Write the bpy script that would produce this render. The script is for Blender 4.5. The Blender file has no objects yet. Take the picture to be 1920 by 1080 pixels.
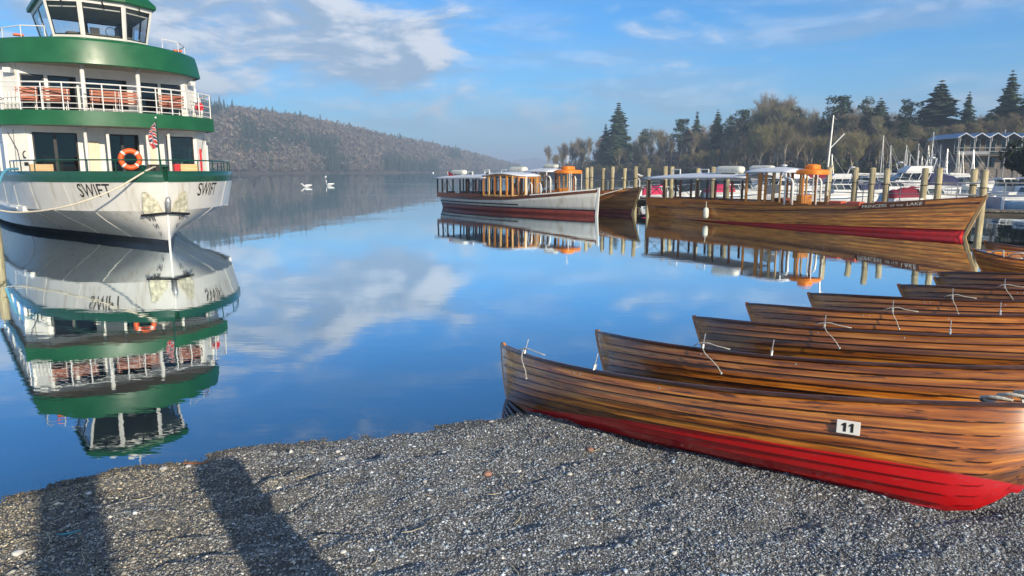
import bpy, math, random
import numpy as np
from mathutils import Vector, Matrix, noise as mnoise

# ------------------------------------------------------------------ camera, sky, sun, exposure
R = math.radians
scene = bpy.context.scene
col = scene.collection
cam_data = bpy.data.cameras.new('camera')
cam = bpy.data.objects.new('camera', cam_data)
col.objects.link(cam)
scene.camera = cam
cam.location = (0, 0, 2.3)
cam.rotation_euler = (R(90 - 9.6), 0, 0)
cam_data.sensor_width = 36.0
cam_data.lens = 36.0 * 1300.0 / 1920.0
cam_data.clip_start = 0.05
cam_data.clip_end = 30000

SUN_AZ = 34.0      # degrees from -Y towards +X (the sun stands behind the viewer's right shoulder)
SUN_EL = 20.0
sun_dir = Vector((math.sin(R(SUN_AZ)) * math.cos(R(SUN_EL)), -math.cos(R(SUN_AZ)) * math.cos(R(SUN_EL)), math.sin(R(SUN_EL))))
SUN_STRENGTH = 3.3
SKY_STRENGTH = 0.15
EXPOSURE = 0.88

scene.view_settings.view_transform = 'Standard'
scene.view_settings.look = 'None'
scene.view_settings.gamma = 1.0
scene.view_settings.use_curve_mapping = False
scene.view_settings.exposure = EXPOSURE
scene.cycles.max_bounces = 8
scene.cycles.transparent_max_bounces = 16
scene.cycles.volume_bounces = 0
scene.cycles.use_denoising = True

sd = bpy.data.lights.new('sun', 'SUN')
sd.energy = SUN_STRENGTH
sd.angle = R(0.5)
sd.color = (1.0, 0.87, 0.68)
so = bpy.data.objects.new('sun', sd)
col.objects.link(so)
so.rotation_euler = sun_dir.to_track_quat('Z', 'Y').to_euler()
so.location = sun_dir * 100

class G:
    """small node-graph writer"""
    def __init__(s, nt): s.nt = nt
    def n(s, typ, props=None, **inp):
        nd = s.nt.nodes.new(typ)
        for k, v in (props or {}).items(): setattr(nd, k, v)
        for k, v in inp.items():
            key = int(k[1:]) if k[0] == '_' and k[1:].isdigit() else k.replace('_', ' ')
            s.put(nd.inputs[key], v)
        return nd
    def put(s, sock, v):
        if isinstance(v, bpy.types.NodeSocket): s.nt.links.new(v, sock)
        else: sock.default_value = v
    def math(s, op, a, b=0.0, clamp=False, c=None):
        nd = s.n('ShaderNodeMath', {'operation': op, 'use_clamp': clamp}, _0=a, _1=b)
        if c is not None: s.put(nd.inputs[2], c)
        return nd.outputs[0]
    def mixc(s, fac, a, b, blend='MIX'):
        nd = s.nt.nodes.new('ShaderNodeMix'); nd.data_type = 'RGBA'; nd.blend_type = blend
        for i, v in ((0, fac), (6, a), (7, b)):
            if isinstance(v, tuple) and len(v) == 3: v = v + (1,)
            s.put(nd.inputs[i], v)
        return nd.outputs[2]
    def smooth(s, v, a, b, lo=0.0, hi=1.0):
        nd = s.n('ShaderNodeMapRange', {'interpolation_type': 'SMOOTHSTEP'})
        for i, x in enumerate((v, a, b, lo, hi)): s.put(nd.inputs[i], x)
        return nd.outputs[0]
    def noise(s, vec, scale, detail=4, rough=0.5, dist=0.0):
        nd = s.n('ShaderNodeTexNoise', None, Scale=scale, Detail=detail, Roughness=rough, Distortion=dist)
        if vec is not None: s.put(nd.inputs['Vector'], vec)
        return nd.outputs[0]
    def ramp(s, fac, stops):
        nd = s.nt.nodes.new('ShaderNodeValToRGB'); cr = nd.color_ramp
        while len(cr.elements) > 1: cr.elements.remove(cr.elements[0])
        cr.elements[0].position = stops[0][0]; cr.elements[0].color = tuple(stops[0][1]) + (1,)
        for p, c in stops[1:]:
            e = cr.elements.new(p); e.color = tuple(c) + (1,)
        s.put(nd.inputs[0], fac)
        return nd.outputs[0]
    def scale(s, vec, v3, loc=None):
        nd = s.n('ShaderNodeMapping', None, Scale=v3)
        s.put(nd.inputs['Vector'], vec)
        if loc is not None: s.put(nd.inputs['Location'], loc)
        return nd.outputs[0]

def sky_world():
    w = bpy.data.worlds.new('World'); scene.world = w; w.use_nodes = True
    nt = w.node_tree; nt.nodes.clear(); g = G(nt)
    sky = g.n('ShaderNodeTexSky', {'sky_type': 'NISHITA', 'sun_disc': False, 'sun_elevation': R(SUN_EL),
                                   'sun_rotation': math.atan2(sun_dir.x, sun_dir.y), 'altitude': 50,
                                   'air_density': 1.0, 'dust_density': 0.15, 'ozone_density': 3.0})
    tc = g.n('ShaderNodeTexCoord')
    sep = g.n('ShaderNodeSeparateXYZ', None, _0=tc.outputs['Generated'])
    x, y, z = sep.outputs
    az = g.math('MULTIPLY', g.math('ARCTAN2', x, y), 57.29578)      # degrees, 0 ahead
    el = g.math('MULTIPLY', g.math('ARCSINE', z), 57.29578)
    # clouds lie in flat banks: wide in azimuth, thin in elevation
    v = g.n('ShaderNodeCombineXYZ', None, _0=g.math('MULTIPLY', az, 0.11), _1=g.math('MULTIPLY', el, 0.30), _2=0.35)
    v = v.outputs[0]
    n1 = g.noise(v, 1.0, 9, 0.56, 0.35)
    n2 = g.noise(g.scale(v, (1, 1, 1), (0.10, 0.22, 0.0)), 1.0, 9, 0.56, 0.35)   # same field, a step towards the light
    n3 = g.noise(g.scale(v, (0.5, 1.3, 1), (7.3, 2.1, 4.0)), 1.0, 6, 0.6, 0.2)   # thin wisps
    def bank(a0, e0, wa, we):
        a = g.math('DIVIDE', g.math('SUBTRACT', az, a0), wa); e = g.math('DIVIDE', g.math('SUBTRACT', el, e0), we)
        r2 = g.math('ADD', g.math('MULTIPLY', a, a), g.math('MULTIPLY', e, e))
        return g.math('POWER', 2.71828, g.math('MULTIPLY', r2, -1.0))
    b = g.math('ADD', bank(-24, 10.5, 13, 6.0), g.math('MULTIPLY', bank(-8, 8.5, 10, 4.5), 0.75))
    b = g.math('ADD', b, g.math('MULTIPLY', bank(9, 5.2, 9, 2.4), 0.34))
    b = g.math('ADD', b, g.math('MULTIPLY', bank(27, 6.5, 9, 1.8), 0.30))
    b = g.math('ADD', b, g.smooth(g.math('ABSOLUTE', az), 42.0, 85.0, 0.0, 0.75))     # broken cloud added out of view to whiten the skylight
    thick = g.smooth(g.math('ADD', n1, g.math('MULTIPLY', b, 0.30)), 0.55, 0.82)
    low = g.smooth(el, 26.0, 3.0)
    wisp = g.math('MULTIPLY', g.math('MULTIPLY', g.smooth(n3, 0.40, 0.72), 0.62), low)
    dens = g.math('MAXIMUM', g.math('MULTIPLY', thick, 0.90), wisp)
    dens = g.math('MULTIPLY', dens, g.smooth(el, 0.0, 4.0))
    lit = g.smooth(g.math('SUBTRACT', n1, n2), -0.07, 0.11)
    lit = g.math('MULTIPLY', lit, g.smooth(el, 2.0, 9.0, 0.35, 1.0))
    ccol = g.mixc(lit, (1.30, 1.72, 2.30), (3.0, 3.1, 3.3))
    clear = g.mixc(1.0, sky.outputs[0], (0.138, 0.412, 0.62), 'MULTIPLY')
    clear = g.mixc(g.smooth(el, 11.0, -1.0, 0.0, 0.75), clear, (1.08, 1.75, 2.42))     # pale air near the horizon
    out = g.mixc(dens, clear, ccol)
    bg = g.n('ShaderNodeBackground', None, Color=out, Strength=SKY_STRENGTH)
    o = g.n('ShaderNodeOutputWorld'); nt.links.new(bg.outputs[0], o.inputs[0])
sky_world()

# ------------------------------------------------------------------ mesh helpers
def newmesh(name, v, f):
    me = bpy.data.meshes.new(name); me.from_pydata([tuple(p) for p in v], [], f); me.update()
    return me

def trimesh(name, V, T, C=None, quads=False):
    k = 4 if quads else 3
    V = np.asarray(V, np.float32); T = np.asarray(T, np.int32)
    me = bpy.data.meshes.new(name)
    me.vertices.add(len(V)); me.vertices.foreach_set('co', V.ravel())
    me.loops.add(len(T) * k); me.loops.foreach_set('vertex_index', T.ravel())
    me.polygons.add(len(T)); me.polygons.foreach_set('loop_start', np.arange(0, len(T) * k, k, dtype=np.int32))
    me.update(calc_edges=True)
    if C is not None:
        ca = me.color_attributes.new('col', 'FLOAT_COLOR', 'POINT')
        C4 = np.ones((len(V), 4), np.float32); C4[:, :3] = C
        ca.data.foreach_set('color', C4.ravel())
    return me

def link(name, me, mat=None, parent=None, smooth=False, bevel=0.0):
    # smooth='edges' keeps hard edges sharp
    o = bpy.data.objects.new(name, me); col.objects.link(o)
    if mat is not None and me is not None and not me.materials: me.materials.append(mat)
    if parent is not None: o.parent = parent
    if smooth: me.polygons.foreach_set('use_smooth', [True] * len(me.polygons))
    if smooth == 'edges': me.set_sharp_from_angle(angle=R(28))
    if bevel > 0:
        m = o.modifiers.new('bevel', 'BEVEL'); m.width = bevel; m.segments = 2; m.limit_method = 'ANGLE'; m.angle_limit = R(40)
    return o

def tag(o, label=None, cat=None, group=None, kind=None):
    if label: o['label'] = label
    if cat: o['category'] = cat
    if group: o['group'] = group
    if kind: o['kind'] = kind
    return o

def empty(name, loc=(0, 0, 0), rz=0.0, label=None, cat=None, group=None):
    o = bpy.data.objects.new(name, None); col.objects.link(o)
    o.empty_display_size = 0.2; o.location = loc; o.rotation_euler = (0, 0, rz)
    return tag(o, label, cat, group)

def copy_tree(o, parent=None):
    c = o.copy(); col.objects.link(c); c.parent = parent
    for ch in list(o.children): copy_tree(ch, c)
    return c

class MB:
    def __init__(s): s.v = []; s.f = []
    def add(s, v, f):
        o = len(s.v); s.v += [tuple(p) for p in v]; s.f += [tuple(i + o for i in q) for q in f]; return s
    def box(s, c, d, rz=0.0, m=None):
        x, y, z = d[0] / 2, d[1] / 2, d[2] / 2
        vs = [Vector((a * x, b * y, e * z)) for e in (-1, 1) for b in (-1, 1) for a in (-1, 1)]
        M = Matrix.Translation(Vector(c)) @ (m if m is not None else Matrix.Rotation(rz, 4, 'Z'))
        return s.add([M @ p for p in vs], [(0, 2, 3, 1), (4, 5, 7, 6), (0, 1, 5, 4), (2, 6, 7, 3), (0, 4, 6, 2), (1, 3, 7, 5)])
    def box2(s, a, b):
        return s.box([(a[i] + b[i]) / 2 for i in range(3)], [abs(b[i] - a[i]) for i in range(3)])
    def bar(s, p, q, w, h=None):
        p, q = Vector(p), Vector(q); h = h or w; d = q - p
        rot = d.to_track_quat('X', 'Z').to_matrix().to_4x4()
        return s.box((p + q) / 2, (d.length, w, h), m=rot)
    def tube(s, path, r, n=6, closed=False):
        P = [Vector(p) for p in path]; k = len(P); rr = r if isinstance(r, (list, tuple)) else [r] * k
        o = len(s.v); up = Vector((0, 0, 1))
        for i, p in enumerate(P):
            if closed: t = P[(i + 1) % k] - P[i - 1]
            else: t = P[min(i + 1, k - 1)] - P[max(i - 1, 0)]
            t = t.normalized() if t.length > 1e-9 else Vector((0, 0, 1))
            a = t.cross(up if abs(t.z) < 0.95 else Vector((1, 0, 0))).normalized(); b = t.cross(a)
            for j in range(n):
                an = 2 * math.pi * j / n
                s.v.append(tuple(p + (a * math.cos(an) + b * math.sin(an)) * rr[i]))
        for i in range(k if closed else k - 1):
            for j in range(n):
                a0 = o + i * n; b0 = o + ((i + 1) % k) * n
                s.f.append((a0 + j, b0 + j, b0 + (j + 1) % n, a0 + (j + 1) % n))
        if not closed:
            s.f.append(tuple(o + j for j in range(n))); s.f.append(tuple(o + (k - 1) * n + j for j in reversed(range(n))))
        return s
    def loft(s, secs, cyc=False, caps=False):
        o = len(s.v); n = len(secs[0])
        for q in secs: s.v += [tuple(p) for p in q]
        for i in range(len(secs) - 1):
            for j in range(n if cyc else n - 1):
                a = o + i * n; b = a + n
                s.f.append((a + j, a + (j + 1) % n, b + (j + 1) % n, b + j))
        if caps:
            s.f.append(tuple(o + j for j in reversed(range(n)))); s.f.append(tuple(o + (len(secs) - 1) * n + j for j in range(n)))
        return s
    def lathe(s, prof, n=12, c=(0, 0, 0), axis='Z'):
        secs = []
        for r, z in prof:
            ring = []
            for j in range(n):
                a = 2 * math.pi * j / n; x, y = r * math.cos(a), r * math.sin(a)
                p = (x, y, z) if axis == 'Z' else ((z, x, y) if axis == 'X' else (y, z, x))
                ring.append((p[0] + c[0], p[1] + c[1], p[2] + c[2]))
            secs.append(ring)
        return s.loft(secs, cyc=True, caps=True)
    def prism(s, poly, z0, z1, top=None):
        n = len(poly); top = top or poly
        v = [(p[0], p[1], z0) for p in poly] + [(p[0], p[1], z1) for p in top]
        f = [tuple(reversed(range(n))), tuple(range(n, 2 * n))] + [(i, (i + 1) % n, n + (i + 1) % n, n + i) for i in range(n)]
        return s.add(v, f)
    def build(s, name, mat, parent=None, smooth=False, bevel=0.0):
        return link(name, newmesh(name, s.v, s.f), mat, parent, smooth, bevel)

_tc = {}
def text_geo(body):
    """outline mesh of a word: verts with cap height 1 starting at x=0, faces, width"""
    if body in _tc: return _tc[body]
    cu = bpy.data.curves.new('t', 'FONT'); cu.body = body; cu.resolution_u = 3
    ob = bpy.data.objects.new('t', cu); col.objects.link(ob)
    dg = bpy.context.evaluated_depsgraph_get(); dg.update()
    me = bpy.data.meshes.new_from_object(ob.evaluated_get(dg))
    v = np.array([p.co[:2] for p in me.vertices]); f = [tuple(p.vertices) for p in me.polygons]
    bpy.data.objects.remove(ob); bpy.data.curves.remove(cu); bpy.data.meshes.remove(me)
    v[:, 0] -= v[:, 0].min(); v[:, 1] -= v[:, 1].min(); v /= v[:, 1].max()
    _tc[body] = (v, f, v[:, 0].max()); return _tc[body]

def text_obj(name, body, mat, fn, parent, h=1.0, sx=1.0):
    """fn(u, v) maps text coordinates in metres onto the carrying surface"""
    v, f, w = text_geo(body)
    return link(name, newmesh(name, [fn(a * h * sx, b * h) for a, b in v], f), mat, parent)

def interp(tab, x):
    return float(np.interp(x, [t[0] for t in tab], [t[1] for t in tab]))

# ------------------------------------------------------------------ materials
MATS = {}
def newmat(name):
    m = bpy.data.materials.new(name); m.use_nodes = True
    nt = m.node_tree; nt.nodes.clear(); g = G(nt)
    b = g.n('ShaderNodeBsdfPrincipled'); o = g.n('ShaderNodeOutputMaterial'); nt.links.new(b.outputs[0], o.inputs[0])
    MATS[name] = m
    return m, g, b, o

def paint(name, c, rough=0.4, metal=0.0, var=0.12, scale=3.0, bump=0.0, bscale=40.0, coat=0.0, dirt=0.0, dirtc=(0.12, 0.10, 0.07), objvar=0.0, streak=(1, 1, 0.25)):
    m, g, b, o = newmat(name)
    tc = g.n('ShaderNodeTexCoord').outputs['Object']
    n = g.noise(tc, scale, 5, 0.6)
    lo = tuple(x * (1 - var) for x in c); hi = tuple(min(1, x * (1 + var)) for x in c)
    cc = g.mixc(g.smooth(n, 0.3, 0.7), lo, hi)
    if dirt > 0:
        d = g.noise(g.scale(tc, streak), scale * 2.3, 6, 0.65)
        cc = g.mixc(g.math('MULTIPLY', g.smooth(d, 0.5, 0.78), dirt), cc, dirtc)
    if objvar > 0:
        r = g.n('ShaderNodeObjectInfo').outputs['Random']
        cc = g.mixc(1.0, cc, g.ramp(r, [(0, (1 - objvar,) * 3), (1, (1 + objvar,) * 3)]), 'MULTIPLY')
    g.put(b.inputs['Base Color'], cc)
    g.put(b.inputs['Roughness'], g.smooth(n, 0.2, 0.8, max(0.02, rough * 0.8), min(1, rough * 1.25)))
    b.inputs['Metallic'].default_value = metal
    if coat: b.inputs['Coat Weight'].default_value = coat; b.inputs['Coat Roughness'].default_value = 0.12
    if bump > 0:
        bn = g.n('ShaderNodeBump', None, Strength=bump, Distance=0.02, Height=g.noise(tc, bscale, 4, 0.6))
        g.put(b.inputs['Normal'], bn.outputs[0])
    return m

def grain_attr(me, n):
    """lengthwise distance and girth stored per vertex of a lofted strake, so the grain follows the plank round the bow"""
    co = np.empty(len(me.vertices) * 3, np.float32); me.vertices.foreach_get('co', co); P = co.reshape(-1, n, 3)
    c = P.mean(1); arc = np.concatenate([[0], np.cumsum(np.linalg.norm(np.diff(c, axis=0), axis=1))])
    gi = np.concatenate([[0], np.cumsum(np.linalg.norm(np.diff(P, axis=1), axis=2).mean(0))])
    V = np.zeros((len(P), n, 3), np.float32); V[..., 0] = arc[:, None]; V[..., 1] = gi[None]
    at_ = me.attributes.new('gc', 'FLOAT_VECTOR', 'POINT'); at_.data.foreach_set('vector', V.ravel())
    return me

def wood(name, dark, mid, light, axis=0, rough=0.35, coat=0.25, red_below=None, redc=(0.62, 0.006, 0.008), stain=0.6, objvar=0.25, fine=1.0, along=False):
    m, g, b, o = newmat(name)
    tc = g.n('ShaderNodeTexCoord').outputs['Object']
    gv = g.n('ShaderNodeAttribute', {'attribute_name': 'gc'}).outputs['Vector'] if along else tc
    rnd = g.n('ShaderNodeObjectInfo').outputs['Random']
    off = g.n('ShaderNodeCombineXYZ', None, _0=g.math('MULTIPLY', rnd, 37.0), _1=g.math('MULTIPLY', rnd, 11.0), _2=g.math('MULTIPLY', rnd, 23.0)).outputs[0]
    sc = [34.0 * fine] * 3; sc[axis] = 1.5 * fine
    gr = g.noise(g.scale(gv, tuple(sc), off), 1.0, 6, 0.62, 0.12)
    sc2 = [7.0 * fine] * 3; sc2[axis] = 0.7 * fine
    br = g.noise(g.scale(gv, tuple(sc2), off), 1.0, 4, 0.6, 0.3)
    f = g.math('ADD', g.math('MULTIPLY', gr, 0.62), g.math('MULTIPLY', br, 0.38))
    cc = g.ramp(f, [(0.36, dark), (0.50, mid), (0.62, light)])
    st = g.noise(g.scale(gv, tuple(x * (1.3 if i != axis else 2.4) for i, x in enumerate(sc)), off), 1.0, 5, 0.62, 0.1)
    cc = g.mixc(g.math('MULTIPLY', g.math('MULTIPLY', g.smooth(st, 0.55, 0.62), g.smooth(br, 0.60, 0.44)), stain), cc, tuple(x * 0.22 for x in dark))
    cc = g.mixc(1.0, cc, g.ramp(rnd, [(0, (1 - objvar, 1 - objvar, 1 - objvar)), (0.5, (1, 1, 1)), (1, (1 + objvar, 1 + objvar * 0.9, 1 + objvar * 0.6))]), 'MULTIPLY')
    rg = g.smooth(f, 0.3, 0.7, min(1, rough * 1.4), rough * 0.8)
    if red_below is not None:
        sep = g.n('ShaderNodeSeparateXYZ', None, _0=tc)
        zz = g.math('ADD', sep.outputs[2], g.math('MULTIPLY', g.noise(tc, 9.0, 3), 0.012))
        zz = g.math('SUBTRACT', zz, g.math('MULTIPLY', sep.outputs[0], red_below[1]))
        k = g.smooth(zz, red_below[0], red_below[0] + 0.012, 1.0, 0.0)
        worn = g.mixc(g.smooth(g.noise(tc, 14.0, 5, 0.7), 0.58, 0.75, 0.0, 0.55), redc, tuple(x * 0.45 for x in redc))
        scr = g.noise(g.scale(tc, (5.0, 90.0, 90.0), off), 1.0, 4, 0.6)
        worn = g.mixc(g.math('MULTIPLY', g.smooth(scr, 0.60, 0.68), g.smooth(g.noise(tc, 4.0, 3), 0.45, 0.65, 0.0, 0.8)), worn, (0.30, 0.16, 0.13))
        cc = g.mixc(k, cc, worn)
        rg = g.math('ADD', rg, g.math('MULTIPLY', k, 0.06))
    g.put(b.inputs['Base Color'], cc); g.put(b.inputs['Roughness'], rg)
    b.inputs['Coat Weight'].default_value = coat; b.inputs['Coat Roughness'].default_value = 0.18
    bn = g.n('ShaderNodeBump', None, Strength=0.35, Distance=0.004, Height=f)
    g.put(b.inputs['Normal'], bn.outputs[0])
    return m

def glass(name, tint=(0.55, 0.6, 0.6), refl=1.0):
    m, g, b, o = newmat(name); g.nt.nodes.remove(b)
    tr = g.n('ShaderNodeBsdfTransparent', None, Color=tint + (1,)); gl = g.n('ShaderNodeBsdfGlossy', None, Roughness=0.02)
    gl.inputs['Color'].default_value = (0.9, 0.95, 1, 1)
    lw_ = g.n('ShaderNodeLayerWeight', None, Blend=0.5)          # Schlick reflectance, the same from both faces of the pane
    fr = g.math('ADD', 0.04, g.math('MULTIPLY', g.math('POWER', lw_.outputs['Facing'], 5.0), 0.96))
    mx = g.n('ShaderNodeMixShader', None, _0=g.math('MULTIPLY', fr, refl, True), _1=tr.outputs[0], _2=gl.outputs[0])
    g.nt.links.new(mx.outputs[0], o.inputs[0])
    return m

def vcol(name, rough=0.8, mul=1.0, objvar=0.0, transl=0.0, spec=0.3):
    m, g, b, o = newmat(name)
    a = g.n('ShaderNodeAttribute', {'attribute_name': 'col'}).outputs['Color']
    if objvar > 0:
        r = g.n('ShaderNodeObjectInfo').outputs['Random']
        a = g.mixc(1.0, a, g.ramp(r, [(0, (1 - objvar, 1 - objvar, 1 - objvar * 0.8)), (0.35, (1.0, 0.98, 0.90)), (0.7, (1 - objvar * 0.4, 1.0, 0.88)), (1, (1 + objvar, 1 + objvar * 0.8, 1 + objvar * 0.6))]), 'MULTIPLY')
    g.put(b.inputs['Base Color'], a); b.inputs['Roughness'].default_value = rough
    b.inputs['Specular IOR Level'].default_value = spec
    return m

M_white = paint('white_paint', (0.74, 0.73, 0.68), 0.35, var=0.05, dirt=0.22, dirtc=(0.42, 0.38, 0.30))
M_hullwhite = paint('hull_white', (0.58, 0.57, 0.53), 0.32, var=0.05, scale=1.2, dirt=0.7, dirtc=(0.32, 0.25, 0.16), bump=0.14, bscale=2.2, streak=(1.6, 1.6, 0.16))
M_cream = paint('cream_panel', (0.72, 0.62, 0.45), 0.5, var=0.06)
M_green = paint('green_paint', (0.008, 0.105, 0.036), 0.38, var=0.12, scale=1.5, coat=0.08, dirt=0.12, dirtc=(0.05, 0.16, 0.08))
M_dgreen = paint('dark_green_paint', (0.008, 0.070, 0.038), 0.3, var=0.12, scale=1.5, coat=0.2)
M_black = paint('black_paint', (0.012, 0.012, 0.013), 0.35, var=0.2)
M_soffit = paint('soffit_grey', (0.42, 0.38, 0.30), 0.6, var=0.1, dirt=0.3)
M_steel = paint('steel', (0.62, 0.61, 0.58), 0.28, 0.85, var=0.08)
M_wrail = paint('white_rail', (0.75, 0.74, 0.70), 0.35, var=0.05, dirt=0.15)
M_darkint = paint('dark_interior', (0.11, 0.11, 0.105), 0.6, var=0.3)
M_deckgrey = paint('deck_grey', (0.20, 0.20, 0.19), 0.7, var=0.15, bump=0.2)
M_teal = paint('teal_seat', (0.08, 0.16, 0.17), 0.6, var=0.2)
M_orange = paint('orange_canvas', (0.80, 0.215, 0.012), 0.55, var=0.10, bump=0.15, bscale=8)
M_ring = paint('lifebuoy_orange', (0.85, 0.12, 0.015), 0.45, var=0.08)
M_redflag = paint('red_cloth', (0.55, 0.03, 0.04), 0.8, var=0.2)
M_navy = paint('navy_canvas', (0.022, 0.025, 0.075), 0.7, var=0.3, bump=0.2, bscale=6)
M_maroon = paint('maroon_canvas', (0.20, 0.012, 0.028), 0.75, var=0.25, bump=0.2, bscale=6)
M_pink = paint('pink_canvas', (0.62, 0.03, 0.10), 0.7, var=0.2, bump=0.2, bscale=6)
M_gel = paint('gelcoat', (0.62, 0.62, 0.61), 0.25, var=0.05, coat=0.2, dirt=0.15, dirtc=(0.45, 0.43, 0.38))
M_gelgrey = paint('gelcoat_grey', (0.42, 0.45, 0.50), 0.3, var=0.08, coat=0.2)
M_gelblue = paint('gelcoat_blue', (0.05, 0.11, 0.22), 0.25, var=0.08, coat=0.3)
M_plate = paint('number_plate_white', (0.78, 0.77, 0.72), 0.4, var=0.04)
M_raft = paint('raft_canister', (0.66, 0.65, 0.56), 0.4, var=0.06, dirt=0.25, dirtc=(0.5, 0.47, 0.36))
M_roofw = paint('roof_white', (0.66, 0.68, 0.72), 0.45, var=0.08, dirt=0.25, dirtc=(0.35, 0.35, 0.33))
M_mast = paint('mast_alloy', (0.70, 0.69, 0.64), 0.4, 0.3, var=0.08)
M_rope = paint('rope', (0.62, 0.55, 0.42), 0.9, var=0.2, scale=30)
M_wrope = paint('white_rope', (0.55, 0.52, 0.45), 0.85, var=0.25, scale=60, bump=0.6, bscale=160)
M_brope = paint('blue_rope', (0.10, 0.32, 0.45), 0.85, var=0.2, scale=30)
M_alloy = paint('galvanised', (0.46, 0.46, 0.45), 0.38, 0.55, var=0.2, scale=20)
M_anchor = paint('anchor_plate', (0.62, 0.58, 0.42), 0.42, 0.35, var=0.35, scale=9, dirt=0.5, dirtc=(0.25, 0.2, 0.1))
M_ink = paint('black_lettering', (0.015, 0.015, 0.015), 0.5, var=0.1)
M_wink = paint('white_lettering', (0.82, 0.78, 0.66), 0.5, var=0.05)
M_redoxide = paint('red_oxide_bottom', (0.20, 0.035, 0.022), 0.4, var=0.2, dirt=0.35, dirtc=(0.06, 0.02, 0.015))
M_redbright = paint('bright_red_bottom', (0.56, 0.012, 0.010), 0.35, var=0.15, dirt=0.2, dirtc=(0.2, 0.01, 0.01))
M_cushion = paint('red_cushion', (0.50, 0.09, 0.045), 0.6, var=0.15)
M_glass = glass('window_glass', (0.50, 0.55, 0.54))
M_glassd = glass('dark_glass', (0.36, 0.40, 0.41), 1.2)
M_glassc = glass('clear_glass', (0.95, 0.96, 0.96))

M_boat = wood('varnished_boat_planks', (0.11, 0.024, 0.004), (0.36, 0.110, 0.012), (0.62, 0.250, 0.036), red_below=(0.125, 0.042), rough=0.24, coat=0.6, stain=0.85, objvar=0.48, along=True)
M_boatpost = wood('varnished_boat_posts', (0.11, 0.024, 0.004), (0.34, 0.105, 0.012), (0.55, 0.22, 0.034), red_below=(0.125, 0.042), rough=0.26, coat=0.5, stain=0.6, objvar=0.2)
M_boatin = wood('boat_interior_wood', (0.10, 0.03, 0.012), (0.26, 0.085, 0.028), (0.38, 0.15, 0.05), rough=0.45, coat=0.15)
M_gunwale = wood('dark_gunwale', (0.035, 0.014, 0.012), (0.085, 0.036, 0.028), (0.15, 0.075, 0.060), rough=0.25, coat=0.4, stain=0.3)
M_launch = wood('launch_planks', (0.17, 0.045, 0.005), (0.54, 0.180, 0.016), (0.78, 0.37, 0.062), rough=0.28, coat=0.4, stain=0.45, objvar=0.30, along=True)
M_launchd = wood('launch_planks_brown', (0.11, 0.040, 0.010), (0.30, 0.115, 0.026), (0.44, 0.21, 0.055), rough=0.32, coat=0.35, stain=0.5, objvar=0.25, along=True)
M_mahog = wood('mahogany_trim', (0.050, 0.015, 0.008), (0.14, 0.045, 0.018), (0.22, 0.085, 0.035), rough=0.3, coat=0.35, stain=0.3, fine=2)
M_teak = wood('orange_joinery', (0.28, 0.085, 0.014), (0.52, 0.19, 0.030), (0.66, 0.30, 0.06), axis=2, rough=0.3, coat=0.35, stain=0.2, fine=2)
M_teakside = wood('launch_coaming', (0.17, 0.045, 0.005), (0.40, 0.130, 0.014), (0.55, 0.22, 0.035), rough=0.3, coat=0.35, stain=0.3)
M_pine = wood('pale_timber_frames', (0.40, 0.20, 0.06), (0.62, 0.36, 0.13), (0.74, 0.50, 0.24), axis=2, rough=0.4, coat=0.2, stain=0.15, fine=2)
M_bench = wood('bench_slats', (0.22, 0.055, 0.026), (0.38, 0.105, 0.050), (0.48, 0.17, 0.085), rough=0.5, coat=0.1, stain=0.2, fine=3)
M_pile = wood('timber_pile', (0.19, 0.155, 0.085), (0.38, 0.32, 0.19), (0.52, 0.46, 0.30), axis=2, rough=0.85, coat=0.0, stain=0.45, fine=1.5, objvar=0.2)
M_jboard = wood('jetty_boards', (0.10, 0.085, 0.065), (0.19, 0.165, 0.13), (0.28, 0.25, 0.20), axis=1, rough=0.85, coat=0.0, stain=0.4, fine=1.5, objvar=0.25)
M_jbeam = wood('jetty_beams', (0.035, 0.030, 0.024), (0.07, 0.06, 0.048), (0.11, 0.095, 0.075), rough=0.8, coat=0.0, stain=0.4)
M_locker = wood('locker_wood', (0.42, 0.25, 0.10), (0.58, 0.38, 0.18), (0.66, 0.46, 0.24), rough=0.5, coat=0.1, stain=0.1, fine=2)
M_bark = paint('bark', (0.34, 0.29, 0.21), 0.9, var=0.4, scale=4, bump=0.4, bscale=12, objvar=0.35)
M_twig = vcol('twigs', 0.9, objvar=0.30)
M_needle = vcol('needles', 0.85, objvar=0.25)
M_forest = vcol('forest', 0.95)
M_pebble = vcol('pebbles', 0.75, spec=0.4)
# ------------------------------------------------------------------ water and ground
SHORE = np.array([(-60, -14), (-20, -1.2), (-9, 2.55), (-5.2, 3.95), (-3.64, 4.61), (-3.14, 5.03), (-2.47, 5.40), (-1.66, 5.70), (-0.17, 6.2), (0.9, 6.75), (2.2, 7.6), (4.2, 9.15), (7, 11.3), (9.5, 13.2), (13, 15.4), (18, 17.6), (30, 20), (60, 24)], float)
def shore_dist(X, Y):
    """signed distance to the water's edge, positive inland"""
    P = np.stack([X, Y], -1)[..., None, :]
    A = SHORE[:-1]; B = SHORE[1:]; D = B - A
    t = np.clip(((P - A) * D).sum(-1) / (D * D).sum(-1), 0, 1)
    Q = A + t[..., None] * D - P
    d2 = (Q * Q).sum(-1); k = d2.argmin(-1)
    dist = np.sqrt(np.take_along_axis(d2, k[..., None], -1)[..., 0])
    Dk = D[k]; Pk = P[..., 0, :] - A[k]
    return dist * np.where(Dk[..., 0] * Pk[..., 1] - Dk[..., 1] * Pk[..., 0] < 0, 1, -1)

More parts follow.
